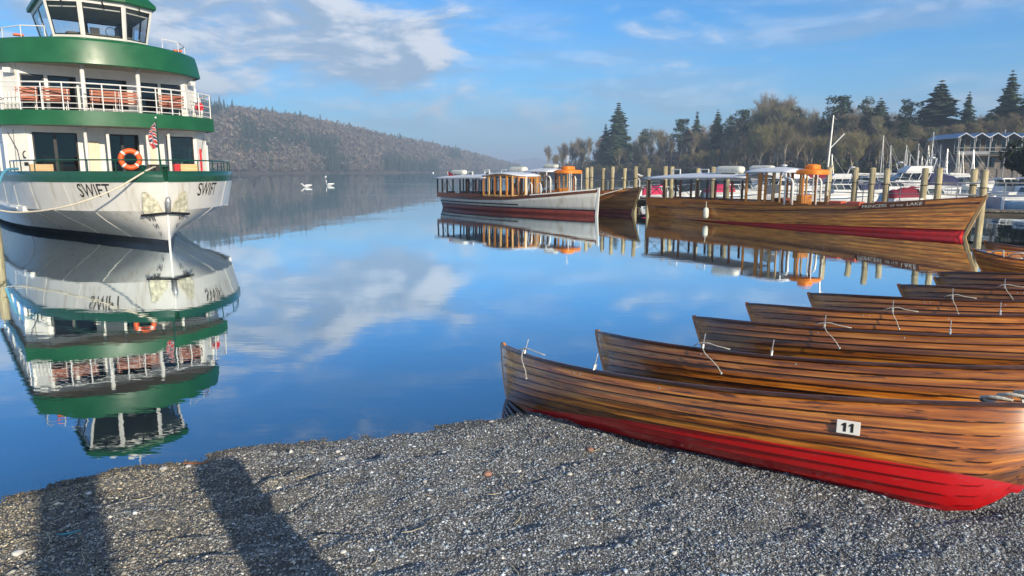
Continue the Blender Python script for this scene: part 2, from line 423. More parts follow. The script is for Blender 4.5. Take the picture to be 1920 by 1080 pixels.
rng = np.random.default_rng(7)
def fbm2(X, Y, scale, seed, octv=4, gain=0.5):
    """value noise on numpy arrays"""
    out = np.zeros_like(X, float); amp = 1.0; tot = 0
    for o in range(octv):
        r = np.random.default_rng(seed + o * 13); T = r.random((256, 256))
        x = X * scale * 2 ** o + 1000.3; y = Y * scale * 2 ** o + 1000.7
        xi = np.floor(x).astype(int); yi = np.floor(y).astype(int); fx = x - xi; fy = y - yi
        fx = fx * fx * (3 - 2 * fx); fy = fy * fy * (3 - 2 * fy)
        g = lambda a, b: T[(xi + a) % 256, (yi + b) % 256]
        out += amp * ((g(0, 0) * (1 - fx) + g(1, 0) * fx) * (1 - fy) + (g(0, 1) * (1 - fx) + g(1, 1) * fx) * fy)
        tot += amp; amp *= gain
    return out / tot

def beach_z(X, Y):
    d = shore_dist(X, Y)
    z = np.where(d > 0, 0.055 * d + 0.006 * np.minimum(d, 5) ** 1.3, 0.16 * d)
    z = np.where(d > 9, 0.055 * 9 + 0.10 + 0.012 * (d - 9), z)
    z = np.maximum(z, -1.6) + np.clip(d, 0, .3) * .06
    k = np.clip((d + 0.25) / 0.9, 0, 1)
    near = np.exp(-((X * X + (Y - 4) ** 2) / 260.0))
    # trodden humps and hollows, ridges along the water's edge
    z = z + near * k * np.clip(0.9 - 0.30 * X, 0.6, 1.4) * ((fbm2(X, Y, 2.3, 3) - 0.5) * 0.10 + (fbm2(X * 0.75 + Y * 0.35, Y * 1.3 - X * 0.5, 4.6, 21, 3) - 0.5) * 0.085)
    z = z + near * np.clip((d + 0.5) / 0.6, 0.15, 1) * (fbm2(X, Y, 3.1, 31, 3) - 0.5) * 0.02
    return z

def axis_grid(lo, hi, fine0, fine1, fs, growth=1.16):
    a = list(np.arange(fine0, fine1, fs)); s = fs
    while a[-1] < hi: s *= growth; a.append(a[-1] + s)
    s = fs; pre = [fine0]
    while pre[-1] > lo: s *= growth; pre.append(pre[-1] - s)
    return np.array(pre[:0:-1] + a)

def make_ground():
    gx = axis_grid(-220, 260, -5.5, 6.5, 0.035); gy = axis_grid(-220, 60, 1.6, 9.0, 0.035)
    X, Y = np.meshgrid(gx, gy); Z = beach_z(X, Y)
    V = np.stack([X, Y, Z], -1).reshape(-1, 3); nx = len(gx); ny = len(gy)
    i, j = np.meshgrid(np.arange(nx - 1), np.arange(ny - 1)); a = (j * nx + i).ravel()
    T = np.stack([a, a + 1, a + nx + 1, a + nx], -1)
    m, g, b, o = newmat('shingle_ground')
    tc = g.n('ShaderNodeTexCoord').outputs['Object']
    vo = g.n('ShaderNodeTexVoronoi', {'feature': 'F1'}, Scale=58.0); g.put(vo.inputs['Vector'], g.scale(tc, (1, 1, 0.4)))
    vo2 = g.n('ShaderNodeTexVoronoi', {'feature': 'F1'}, Scale=120.0); g.put(vo2.inputs['Vector'], g.scale(tc, (1, 1, 0.4)))
    stone = g.ramp(vo.outputs['Color'], [(0.0, (0.035, 0.038, 0.040)), (0.35, (0.085, 0.088, 0.088)), (0.7, (0.16, 0.16, 0.155)), (1.0, (0.30, 0.30, 0.28))])
    grit = g.ramp(vo2.outputs['Color'], [(0.0, (0.03, 0.032, 0.033)), (0.6, (0.10, 0.10, 0.098)), (1.0, (0.24, 0.235, 0.22))])
    cc = g.mixc(g.smooth(g.noise(tc, 6.0, 5, 0.6), 0.42, 0.58), stone, grit)
    cc = g.mixc(g.smooth(g.noise(tc, 1.7, 4, 0.6), 0.45, 0.72, 0.0, 0.45), cc, (0.10, 0.098, 0.092))
    h = g.math('ADD', g.math('MULTIPLY', vo.outputs['Distance'], -1.0), g.math('MULTIPLY', vo2.outputs['Distance'], -0.5))
    bn = g.n('ShaderNodeBump', None, Strength=0.8, Distance=0.012, Height=h)
    sep = g.n('ShaderNodeSeparateXYZ', None, _0=tc)
    wet = g.smooth(g.math('ADD', sep.outputs[2], g.math('MULTIPLY', g.noise(tc, 3.0, 3), 0.03)), 0.022, 0.055, 1.0, 0.0)
    cc = g.mixc(g.math('MULTIPLY', wet, 0.5), cc, (0.014, 0.013, 0.011))
    g.put(b.inputs['Base Color'], cc); g.put(b.inputs['Normal'], bn.outputs[0]); g.put(b.inputs['Roughness'], g.math('SUBTRACT', 0.85, g.math('MULTIPLY', wet, 0.5)))
    o = link('ground', trimesh('ground', V, T, quads=True), m, smooth=True); tag(o, kind='structure')
make_ground()

def make_pebbles():
    # shingle on the near beach: each pebble is a small faceted stone
    N = 215000
    u = rng.random(N * 3); 
    X = -5.2 + 11.0 * rng.random(N * 3); Y = 2.2 + 6.6 * rng.random(N * 3)
    depth = Y; keep = (rng.random(N * 3) < np.clip((3.4 / Y) ** 1.15, 0, 1)) & (np.abs(X) < Y * 0.80 + 0.3)
    d = shore_dist(X, Y); keep &= d > -0.28
    keep &= rng.random(N * 3) < np.clip((d + 0.35) / 0.3, 0.15, 1)
    X, Y = X[keep][:N], Y[keep][:N]; n = len(X); d = shore_dist(X, Y)
    size = 0.0046 * np.exp(rng.normal(0, 0.34, n)) * (1 + 0.05 * (Y - 3))
    big = rng.random(n) < 0.05; size[big] *= 1.7; big = rng.random(n) < 0.004; size[big] *= 1.6
    Z = beach_z(X, Y) + size * 0.25
    base = np.array([(1, 0, 0), (-1, 0, 0), (0, 1, 0), (0, -1, 0), (0, 0, 1), (0, 0, -1)], float)
    F = np.array([(0, 2, 4), (2, 1, 4), (1, 3, 4), (3, 0, 4), (2, 0, 5), (1, 2, 5), (3, 1, 5), (0, 3, 5)])
    F = F[:4 + 4]
    sc = np.stack([1.15 + 0.6 * rng.random(n), 0.75 + 0.4 * rng.random(n), 0.42 + 0.35 * rng.random(n)], -1) * size[:, None]
    jit = 1 + (rng.random((n, 6, 1)) - 0.5) * 0.5
    P = base[None] * jit * sc[:, None, :]
    an = rng.random(n) * 6.2832; ti = rng.normal(0, 0.35, n)
    c, s = np.cos(ti), np.sin(ti); y = P[..., 1] * c[:, None] - P[..., 2] * s[:, None]; z = P[..., 1] * s[:, None] + P[..., 2] * c[:, None]
    c, s = np.cos(an), np.sin(an); x = P[..., 0] * c[:, None] - y * s[:, None]; y = P[..., 0] * s[:, None] + y * c[:, None]
    V = np.stack([x + X[:, None], y + Y[:, None], z + Z[:, None]], -1).reshape(-1, 3)
    T = (F[None] + (np.arange(n) * 6)[:, None, None]).reshape(-1, 3)
    val = 0.26 * np.exp(rng.normal(0, 0.48, n)); warm = rng.normal(0, 0.07, n)
    pale = rng.random(n) < 0.05; val[pale] *= 1.7; warm_left = np.clip((-1.0 - X + 0.6 * (fbm2(X, Y, 1.2, 77) - 0.5) * 4) / 2.0, 0, 1)  # pebble tone turns warmer towards the left of the beach
    val = np.clip(val, 0.06, 0.8)
    wet = np.clip(1.25 - d / 0.20, 0, 1) * 0.55; val *= 1 - wet
    C = np.stack([val * (0.93 + warm + 0.19 * warm_left), val, val * (1.06 - warm - 0.32 * warm_left)], -1)
    C = np.repeat(C, 6, 0)
    o = link('shingle', trimesh('shingle', V, T, C), M_pebble)
    tag(o, 'loose grey shingle covering the lake shore', 'shingle', kind='stuff')
make_pebbles()

def make_water():
    m, g, b, o = newmat('lake_water'); g.nt.nodes.remove(b)
    tc = g.n('ShaderNodeTexCoord').outputs['Object']
    sep = g.n('ShaderNodeSeparateXYZ', None, _0=tc)
    # calm water: long soft swell, plus patches of fine cat's-paw ripples
    sw = g.noise(g.scale(tc, (0.55, 0.22, 1)), 1.0, 2, 0.4)
    fine = g.noise(g.scale(tc, (1.6, 4.2, 1)), 1.0, 3, 0.55)
    patch = g.smooth(g.noise(g.scale(tc, (0.020, 0.055, 1)), 1.0, 3, 0.5), 0.53, 0.66)
    far = g.smooth(sep.outputs[1], 12.0, 60.0)
    h = g.math('ADD', g.math('MULTIPLY', sw, 0.010), g.math('MULTIPLY', fine, g.math('ADD', 0.0009, g.math('MULTIPLY', g.math('MULTIPLY', patch, far), 0.011))))
    bn = g.n('ShaderNodeBump', None, Strength=1.0, Distance=1.0, Height=h)
    gl = g.n('ShaderNodeBsdfGlossy', None, Roughness=0.0, Normal=bn.outputs[0]); gl.inputs['Color'].default_value = (0.88, 0.96, 1.0, 1)
    body = g.n('ShaderNodeBsdfDiffuse', None, Color=(0.010, 0.030, 0.052, 1), Normal=bn.outputs[0])
    tr = g.n('ShaderNodeBsdfTransparent', None, Color=(0.62, 0.72, 0.72, 1))
    # the bed shows through in the shallows along the shore only (water depth from the bed's slope is what hides it)
    fr = g.n('ShaderNodeFresnel', None, IOR=1.85, Normal=bn.outputs[0])
    under = g.n('ShaderNodeMixShader', None, _0=0.55, _1=body.outputs[0], _2=tr.outputs[0])
    k = g.smooth(fr.outputs[0], 0.0, 0.55, 0.12, 1.0)
    mx = g.n('ShaderNodeMixShader', None, _0=k, _1=under.outputs[0], _2=gl.outputs[0])
    g.nt.links.new(mx.outputs[0], o.inputs[0])
    w = MB(); w.add([(-7000, -40, 0), (7000, -40, 0), (7000, 7800, 0), (-7000, 7800, 0)], [(0, 1, 2, 3)])
    tag(w.build('lake_water', m), kind='structure')
    mb, g, b, o = newmat('lake_bed'); b.inputs['Base Color'].default_value = (0.03, 0.032, 0.025, 1); b.inputs['Roughness'].default_value = 0.9
    w = MB(); w.add([(-7000, 10, -1.9), (7000, 10, -1.9), (7000, 7800, -1.9), (-7000, 7800, -1.9)], [(0, 1, 2, 3)])
    tag(w.build('lake_bed', mb), kind='structure')
make_water()

# ------------------------------------------------------------------ far hillside with its wood
def bearing(x, y):
    """survey grid -> slope east and slope up per metre north, for laying out distant ground"""
    c, s = math.cos(R(9.6)), math.sin(R(9.6)); u, v = (x - 960) / 1300.0, (540 - y) / 1300.0
    return u / (c + v * s), (-s + v * c) / (c + v * s)

HILL = [(-260, 170, 430), (-60, 165, 455), (120, 175, 470), (260, 186, 490), (390, 196, 505), (470, 206, 540), (560, 219, 590), (640, 236, 650), (720, 253, 730), (800, 269, 840), (860, 281, 950), (905, 294, 1080), (940, 303, 1240), (975, 311, 1450)]
def hill_pts(q):
    px = interp([(i, h[0]) for i, h in enumerate(HILL)], q); ty = interp([(i, h[1]) for i, h in enumerate(HILL)], q); Ys = interp([(i, h[2]) for i, h in enumerate(HILL)], q)
    rx, _ = bearing(px, 320); _, rz = bearing(px, ty)
    ridgeY = Ys * 1.22; zt = max(3.0, 2.3 + rz * ridgeY - 9.5)
    return rx, Ys, ridgeY, zt
def hill_z(f, zt):
    f = max(0.0, min(1.0, f)); return 0.6 + (zt - 0.6) * (0.35 * f + 0.65 * f * f * (3 - 2 * f))
mL, g_, b_, o_ = newmat('hillside_litter')
tcx = g_.n('ShaderNodeTexCoord').outputs['Object']
g_.put(b_.inputs['Base Color'], g_.ramp(g_.noise(tcx, 0.05, 6, 0.6), [(0.35, (0.065, 0.050, 0.036)), (0.6, (0.10, 0.075, 0.052)), (0.75, (0.07, 0.075, 0.04))])); b_.inputs['Roughness'].default_value = 0.95
def make_hill():
    secs = []
    for i in range(0, (len(HILL) - 1) * 6 + 1):
        rx, Ys, Yr, zt = hill_pts(i / 6.0); sec = [(rx * Ys * 0.985, Ys * 0.985, -0.8)]
        for k in range(11):
            f = k / 10.0; Y = Ys + (Yr - Ys) * f
            sec.append((rx * Y, Y, hill_z(f, zt) + (fbm2(np.array([rx * Y]), np.array([Y]), 0.03, 5)[0] - 0.5) * 5 * f))
        sec += [(rx * Yr * 1.15, Yr * 1.15, zt * 0.8), (rx * Yr * 1.5, Yr * 1.5, -1)]
        secs.append(sec)
    tag(MB().loft(secs).build('hill', mL, smooth=True), kind='structure')
    # a farther fell across the head of the lake
    secs = []
    for i in range(60):
        px = 780 + i * 11.0; rx, _ = bearing(px, 320); Y = 3300
        t = max(0, 1 - abs((px - 985) / 230.0)); z = 4 + 62 * t ** 0.8 + 9 * math.sin(i * 0.7) * t + 5 * math.sin(i * 1.9) * t
        secs.append([(rx * Y, Y, -1), (rx * (Y + 250), Y + 250, z * 0.6), (rx * (Y + 500), Y + 500, z), (rx * (Y + 1200), Y + 1200, -1)])
    tag(MB().loft(secs).build('far_fell', mL, smooth=True), kind='structure')
make_hill()

def far_tree_templates():
    """small trees for woods half a kilometre away: twiggy domes and ragged cones"""
    out = []
    for seed in range(6):
        r = np.random.default_rng(seed + 50); V = []; T = []
        for i in range(64):
            a = r.random() * 6.283; f = r.random() ** 0.7; zz = 0.25 + 0.75 * r.random()
            rad = 0.36 * math.sqrt(max(0.0, 1 - ((zz - 0.55) / 0.48) ** 2)) * (0.35 + 0.65 * f)
            p = np.array([rad * math.cos(a), rad * math.sin(a), zz]); o = len(V)
            d1 = r.normal(0, 0.06, 3); d2 = r.normal(0, 0.06, 3); d1[2] = abs(d1[2]) + 0.05
            V += [p - d1 * 0.5, p + d1, p + d2]; T.append((o, o + 1, o + 2))
        o = len(V); V += [np.array((-0.018, 0, 0)), np.array((0.018, 0, 0)), np.array((0, 0, 0.7))]; T.append((o, o + 1, o + 2))
        out.append(('bare', np.array(V), np.array(T)))
    for seed in range(4):
        r = np.random.default_rng(seed + 80); V = []; T = []
        for i in range(54):
            f = i / 54.0; zz = 0.06 + 0.90 * f; rad = (0.17 + 0.04 * r.random()) * (1 - f) ** 0.8 + 0.015; a = i * 2.4 + r.random(); o = len(V)
            c, s = math.cos(a), math.sin(a)
            V += [np.array((0, 0, zz + 0.07)), np.array((rad * c - 0.06 * s * (1.2 - f), rad * s + 0.06 * c * (1.2 - f), zz - 0.05)), np.array((rad * c + 0.06 * s * (1.2 - f), rad * s - 0.06 * c * (1.2 - f), zz - 0.05))]
            T.append((o, o + 1, o + 2))
        out.append(('fir', np.array(V), np.array(T)))
    return out

def scatter(name, tpl, items, mat, label, cat):
    """items: (template index, x, y, z, height, width factor, colour)"""
    VV = []; TT = []; CC = []; o = 0
    for k, x, y, z, h, wf, c in items:
        _, V, T = tpl[k]; a = rng.random() * 6.283; ca, sa = math.cos(a), math.sin(a)
        P = np.stack([(V[:, 0] * ca - V[:, 1] * sa) * h * wf + x, (V[:, 0] * sa + V[:, 1] * ca) * h * wf + y, V[:, 2] * h + z], -1)
        VV.append(P); TT.append(T + o); o += len(V)
        n = len(V) // 3; sh = np.repeat(0.75 + 0.5 * rng.random(n + 1), 3)[:len(V)]
        CC.append(np.array(c)[None] * sh[:, None])
    ob = link(name, trimesh(name, np.concatenate(VV), np.concatenate(TT), np.concatenate(CC)), mat)
    return tag(ob, label, cat, kind='stuff')

def make_far_wood():
    tpl = far_tree_templates(); items = []
    nq = len(HILL) - 1
    for i in range(6800):
        q = rng.random() * nq; 
        if q < 3 and rng.random() < 0.6: continue
        f = rng.random() ** 0.9; rx, Ys, Yr, zt = hill_pts(q); Y = Ys + (Yr - Ys) * (0.005 + f * 1.02)
        x = rx * Y; z = hill_z((Y - Ys) / (Yr - Ys), zt) - 0.8
        fi = fbm2(np.array([q * 1.0]), np.array([f * 2.2]), 1.3, 90, 3)[0]
        if fi > 0.525 + 0.16 * rng.random() - 0.06:
            k = 6 + rng.integers(4); c = np.array((0.034, 0.055, 0.036)) * (0.8 + 0.5 * rng.random()); h = 11 + 5 * rng.random(); wf = 1.0
        else:
            k = rng.integers(6); h = 7.5 + 7 * rng.random() ** 1.5; wf = 1.15 + 0.4 * rng.random()
            c = np.array([(0.150, 0.120, 0.105), (0.16, 0.130, 0.10), (0.125, 0.108, 0.10), (0.14, 0.13, 0.095)][rng.integers(4)]) * (0.8 + 0.4 * rng.random())
        if f > 0.93 and rng.random() < 0.13: k = 6 + rng.integers(4); h *= 1.35; c = np.array((0.04, 0.055, 0.04)); wf = 0.9
        items.append((int(k), x, Y, z, h, wf, c))
    scatter('far_wood', tpl, items, M_forest, 'hazy mixed wood covering the hillside across the lake', 'wood')
make_far_wood()

# ------------------------------------------------------------------ near bank behind the marina, with its trees
BANK = [(1015, 330, 3), (1060, 300, 5), (1120, 260, 8), (1200, 235, 10), (1300, 215, 12), (1400, 200, 13), (1500, 185, 13), (1600, 165, 13), (1700, 145, 12), (1800, 128, 12), (1920, 112, 12), (2050, 104, 12), (2300, 100, 12)]
def make_bank():
    secs = []
    for i in range((len(BANK) - 1) * 5 + 1):
        q = i / 5.0; px = interp([(k, b[0]) for k, b in enumerate(BANK)], q); Y = interp([(k, b[1]) for k, b in enumerate(BANK)], q); h = interp([(k, b[2]) for k, b in enumerate(BANK)], q)
        rx, _ = bearing(px, 320); rx *= 1.0
        secs.append([(rx * Y, Y, -1.2), (rx * (Y + 1), Y + 1, 0.35), (rx * (Y + 12), Y + 12, 1.3), (rx * (Y + 40), Y + 40, h * 0.45), (rx * (Y + 120), Y + 120, h), (rx * (Y + 300), Y + 300, h), (rx * (Y + 420), Y + 420, -2)])
    tag(MB().loft(secs).build('wooded_bank', mL, smooth=True), kind='structure')
make_bank()
def bank_z(px, dy):
    h = interp([(b[0], b[2]) for b in BANK], px); return interp([(0, 0.3), (12, 1.3), (40, h * 0.45), (120, h)], dy)

def bare_tree(seed, h=1.0, spread=0.34, lean=0.0, twigc=(0.15, 0.115, 0.080)):
    """trunk + limbs as tapering tubes, crown as sprays of thin twigs; unit height"""
    r = random.Random(seed); tr = MB(); tips = []
    def grow(p, d, ln, rad, lev):
        pts = [p]; q = p; dd = d.copy(); n = 3 if lev < 2 else 2
        for i in range(n):
            dd = (dd + Vector((r.gauss(0, .13), r.gauss(0, .13), r.gauss(0.05, .08)))).normalized(); q = q + dd * ln / n; pts.append(q)
        tr.tube(pts, [rad * (1 - 0.55 * i / n) for i in range(n + 1)], 5 if lev == 0 else (4 if lev == 1 else 3))
        if lev >= 3: tips.append((pts, dd)); return
        k = (5, 4, 4)[lev] + r.randint(0, 1)
        for i in range(k):
            f = (0.42 if lev == 0 else 0.25) + 0.70 * (i + r.random() * 0.6) / k; f = min(1, f); j = min(n - 1, int(f * n)); a = pts[j].lerp(pts[j + 1], min(1, f * n - j))
            an = r.random() * 6.283; out = Vector((math.cos(an), math.sin(an), 0))
            nd = (dd * 0.70 + out * (0.58 if lev < 2 else 0.6) + Vector((0, 0, 0.36))).normalized()
            grow(a, nd, ln * (0.62 + 0.12 * r.random()) * (1.0 if lev else 0.74), rad * (0.42 - 0.04 * lev), lev + 1)
        if lev: tips.append((pts, dd))
    grow(Vector((0, 0, -0.02)), Vector((lean, 0, 1)).normalized(), 0.50, 0.021, 0)
    mz = max(v[2] for v in tr.v)
    tr.v = [(x / mz * 0.94, y / mz * 0.94, z / mz * 0.94) for x, y, z in tr.v]
    V = []; T = []; C = []; rr = np.random.default_rng(seed)
    for pts, dd in tips:
        for i in range(13):
            a = pts[-1].lerp(pts[0], r.random() * 0.8) / mz * 0.94
            an = r.random() * 6.283; d = (dd * 0.7 + Vector((math.cos(an), math.sin(an), r.random() * 0.8)) * 0.8).normalized()
            L = 0.07 + 0.075 * r.random(); w = d.cross(Vector((r.gauss(0, 1), r.gauss(0, 1), r.gauss(0, 1)))).normalized() * 0.0017
            o = len(V); e = a + d * L
            d2 = (d + Vector((r.gauss(0, .5), r.gauss(0, .5), r.gauss(0.1, .4)))).normalized(); e2 = a + d * L * 0.5 + d2 * L * 0.6
            V += [a - w, a + w, e, a + d * L * 0.45 - w * .7, a + d * L * 0.5 + w * .7, e2]; T += [(o, o + 1, o + 2), (o + 3, o + 4, o + 5)]
            c = [x * (0.75 + 0.5 * r.random()) for x in twigc]; C += [c] * 6
    return newmesh('trunk', tr.v, tr.f), trimesh('crown', np.array([tuple(v) for v in V]), np.array(T), np.array(C))

def conifer(seed, width=0.17, start=0.12, droop=0.35, dens=1.0, tip=1.0, c0=(0.046, 0.075, 0.040)):
    """spruce or fir: whorls of drooping boughs built from needle sprays; unit height"""
    r = random.Random(seed); tr = MB()
    tr.tube([(0, 0, -0.02), (0, 0, 0.5), (0, 0, 0.98)], [0.016, 0.010, 0.002], 5)
    V = []; T = []; C = []; nw = int(34 * dens)
    for i in range(nw):
        f = (i + r.random() * 0.6) / nw; z = start + (0.985 - start) * f; rad = width * (1 - f) ** 0.85 * tip + 0.010; rad *= 0.72 + 0.5 * r.random()
        k = 6 if f < 0.8 else 4; a0 = r.random() * 6.283
        for b in range(k):
            if r.random() < 0.12: continue
            a = a0 + 6.283 * b / k + r.gauss(0, .2); c, s = math.cos(a), math.sin(a); Lb = rad * (0.70 + 0.45 * r.random())
            tr.tube([(0, 0, z), (c * Lb * .9, s * Lb * .9, z - Lb * droop * 0.7)], [0.0022, 0.0008], 3)
            for q in range(5):
                t = 0.22 + 0.80 * (q + r.random() * .5) / 5; p = Vector((c * Lb * t, s * Lb * t, z - Lb * droop * t * t + 0.004))
                sp = Lb * (0.50 - 0.22 * t) + 0.010; side = Vector((-s, c, 0)); out = Vector((c, s, -droop * 0.9)); o = len(V)
                hang = Vector((0, 0, -1)) * sp * (0.5 + 0.5 * r.random())
                V += [p - out * sp * .45, p + side * sp * (1 + r.gauss(0, .2)) + hang * 0.7, p + out * sp * 0.75 + hang * 0.25, p - side * sp * (1 + r.gauss(0, .2)) + hang * 0.7, p + hang * 1.1]
                T += [(o, o + 1, o + 2), (o, o + 2, o + 3), (o + 1, o + 4, o + 3)]
                sh = (0.65 + 0.7 * r.random()) * (0.8 + 0.35 * t); C += [[x * sh for x in c0]] * 5
    return newmesh('trunk', tr.v, tr.f), trimesh('crown', np.array([tuple(v) for v in V]), np.array(T), np.array(C))

def pine(seed, c0=(0.042, 0.068, 0.034), n=26):
    """Scots pine / yew-like: bare leaning stem, rounded needle clumps high up"""
    r = random.Random(seed); tr = MB(); tr.tube([(0, 0, -0.02), (0.01, 0, .4), (-0.01, 0.01, .72), (0.01, 0, .9)], [0.018, 0.014, 0.009, 0.004], 5)
    V = []; T = []; C = []
    for i in range(n):
        f = r.random(); z = 0.48 + 0.46 * f; a = r.random() * 6.283; d = (0.20 * (1 - 0.55 * f)) * (0.35 + 0.75 * r.random())
        p = Vector((math.cos(a) * d, math.sin(a) * d, z)); tr.tube([(0, 0, z - 0.10), tuple(p)], [0.005, 0.002], 3)
        R0 = 0.060 + 0.035 * r.random()
        for q in range(70):
            u = Vector((r.gauss(0, 1), r.gauss(0, 1), r.gauss(0, .55))); u = u.normalized() * (R0 * (0.55 + 0.5 * r.random())); u.z *= 0.62
            e1 = Vector((r.gauss(0, 1), r.gauss(0, 1), r.gauss(0, .6))).normalized() * 0.020; e2 = Vector((r.gauss(0, 1), r.gauss(0, 1), r.gauss(0, .6))).normalized() * 0.018; o = len(V)
            V += [p + u - e1, p + u + e1, p + u + e2]; T.append((o, o + 1, o + 2)); sh = 0.55 + 0.9 * r.random(); C += [[x * sh for x in c0]] * 3
    return newmesh('trunk', tr.v, tr.f), trimesh('crown', np.array([tuple(v) for v in V]), np.array(T), np.array(C))

def bush(seed, n=900, c0=(0.03, 0.05, 0.025), flat=0.8):
    r = random.Random(seed); tr = MB(); V = []; T = []; C = []
    for b in range(7):
        a = r.random() * 6.283; tr.tube([(0, 0, -0.05), (math.cos(a) * .2, math.sin(a) * .2, .45)], [0.025, 0.006], 4)
    cl = [(Vector((r.gauss(0, .22), r.gauss(0, .22), 0.22 + 0.45 * r.random())), 0.16 + 0.12 * r.random()) for _ in range(16)]
    for q in range(n):
        p, R0 = cl[q % 16]; u = Vector((r.gauss(0, 1), r.gauss(0, 1), r.gauss(0, 1))).normalized() * R0 * (0.75 + 0.35 * r.random()); u.z *= flat
        e1 = Vector((r.gauss(0, 1), r.gauss(0, 1), r.gauss(0, 1))).normalized() * 0.045; e2 = Vector((r.gauss(0, 1), r.gauss(0, 1), r.gauss(0, 1))).normalized() * 0.035; o = len(V)
        w = p + u; w.z = max(0.01, w.z); V += [w - e1, w + e1, w + e2]; T.append((o, o + 1, o + 2)); sh = 0.5 + r.random(); C += [[x * sh for x in c0]] * 3
    return newmesh('trunk', tr.v, tr.f), trimesh('crown', np.array([tuple(v) for v in V]), np.array(T), np.array(C))

BARE = [bare_tree(11, twigc=(0.20, 0.155, 0.095)), bare_tree(12, twigc=(0.23, 0.175, 0.10)), bare_tree(13, twigc=(0.17, 0.14, 0.10)), bare_tree(14, twigc=(0.20, 0.18, 0.09)), bare_tree(15, twigc=(0.24, 0.165, 0.10)), bare_tree(16, twigc=(0.21, 0.185, 0.12))]
FIR = [conifer(1, 0.20, 0.06), conifer(2, 0.17, 0.10, 0.45), conifer(3, 0.25, 0.06, 0.25, 0.95), conifer(4, 0.33, 0.08, 0.20, 0.85, c0=(0.042, 0.066, 0.042))]
PINE = [pine(5), pine(6, n=34), pine(7, c0=(0.05, 0.075, 0.036))]
BUSH = [bush(8), bush(9, c0=(0.022, 0.036, 0.020)), bush(10, c0=(0.07, 0.085, 0.025)), bush(21, 5200, c0=(0.012, 0.022, 0.012))]

def plant(name, geo, loc, h, wf, crown_mat, label, cat, group=None):
    o = empty(name, loc, random.random() * 6.283, label, cat, group); o.scale = (h * wf, h * wf, h)
    link('trunk', geo[0], M_bark, o); link('crown', geo[1], crown_mat, o)
    return o

def tree_at(px, topy, Y, geo, kind, label, group=None, wf=1.0):
    rx, _ = bearing(px, 320); _, rz = bearing(px, topy); by = interp([(b[0], b[1]) for b in BANK], px); dy = max(2.0, Y - by)
    zb = bank_z(px, dy) - 0.2; top = 2.3 + rz * Y
    name = {'bare': 'bare_tree', 'fir': 'conifer', 'pine': 'pine_tree'}[kind]
    plant(name, geo, (rx * Y, Y, zb), top - zb, wf * (1.3 if kind == 'fir' else 1.15 if kind == 'pine' else 1.0), M_twig if kind == 'bare' else M_needle, label, 'tree', group)

MARKS = [(1050, 'the tip of the wooded point'), (1110, 'the short spruce'), (1157, 'the tallest spruce'), (1207, 'the slim pine'), (1245, 'the slim pine and flat-topped pine'), (1276, 'the flat-topped pine'), (1303, 'the slender pointed fir'), (1341, 'the ragged-tiered fir'), (1380, 'the two black-green pines'), (1425, 'the tallest olive bare trees'), (1462, 'the dark crowned pine'), (1500, 'the small pine cap'), (1536, 'the small pointed conifer'), (1565, 'the rounded conifer'), (1590, 'the tall derrick mast'), (1616, 'the dark-topped pine'), (1645, 'the tiered cedar'), (1695, 'the thin-crowned pine'), (1750, 'the great cedar'), (1803, 'the fir beside the great cedar'), (1845, 'the spreading low cedar'), (1878, 'the very tall fir'), (1915, 'the tall narrow fir'), (1960, 'the landward end of the wood')]
def near_label(what, px):
    return what + ' by ' + min(MARKS, key=lambda m: abs(m[0] - px))[1]
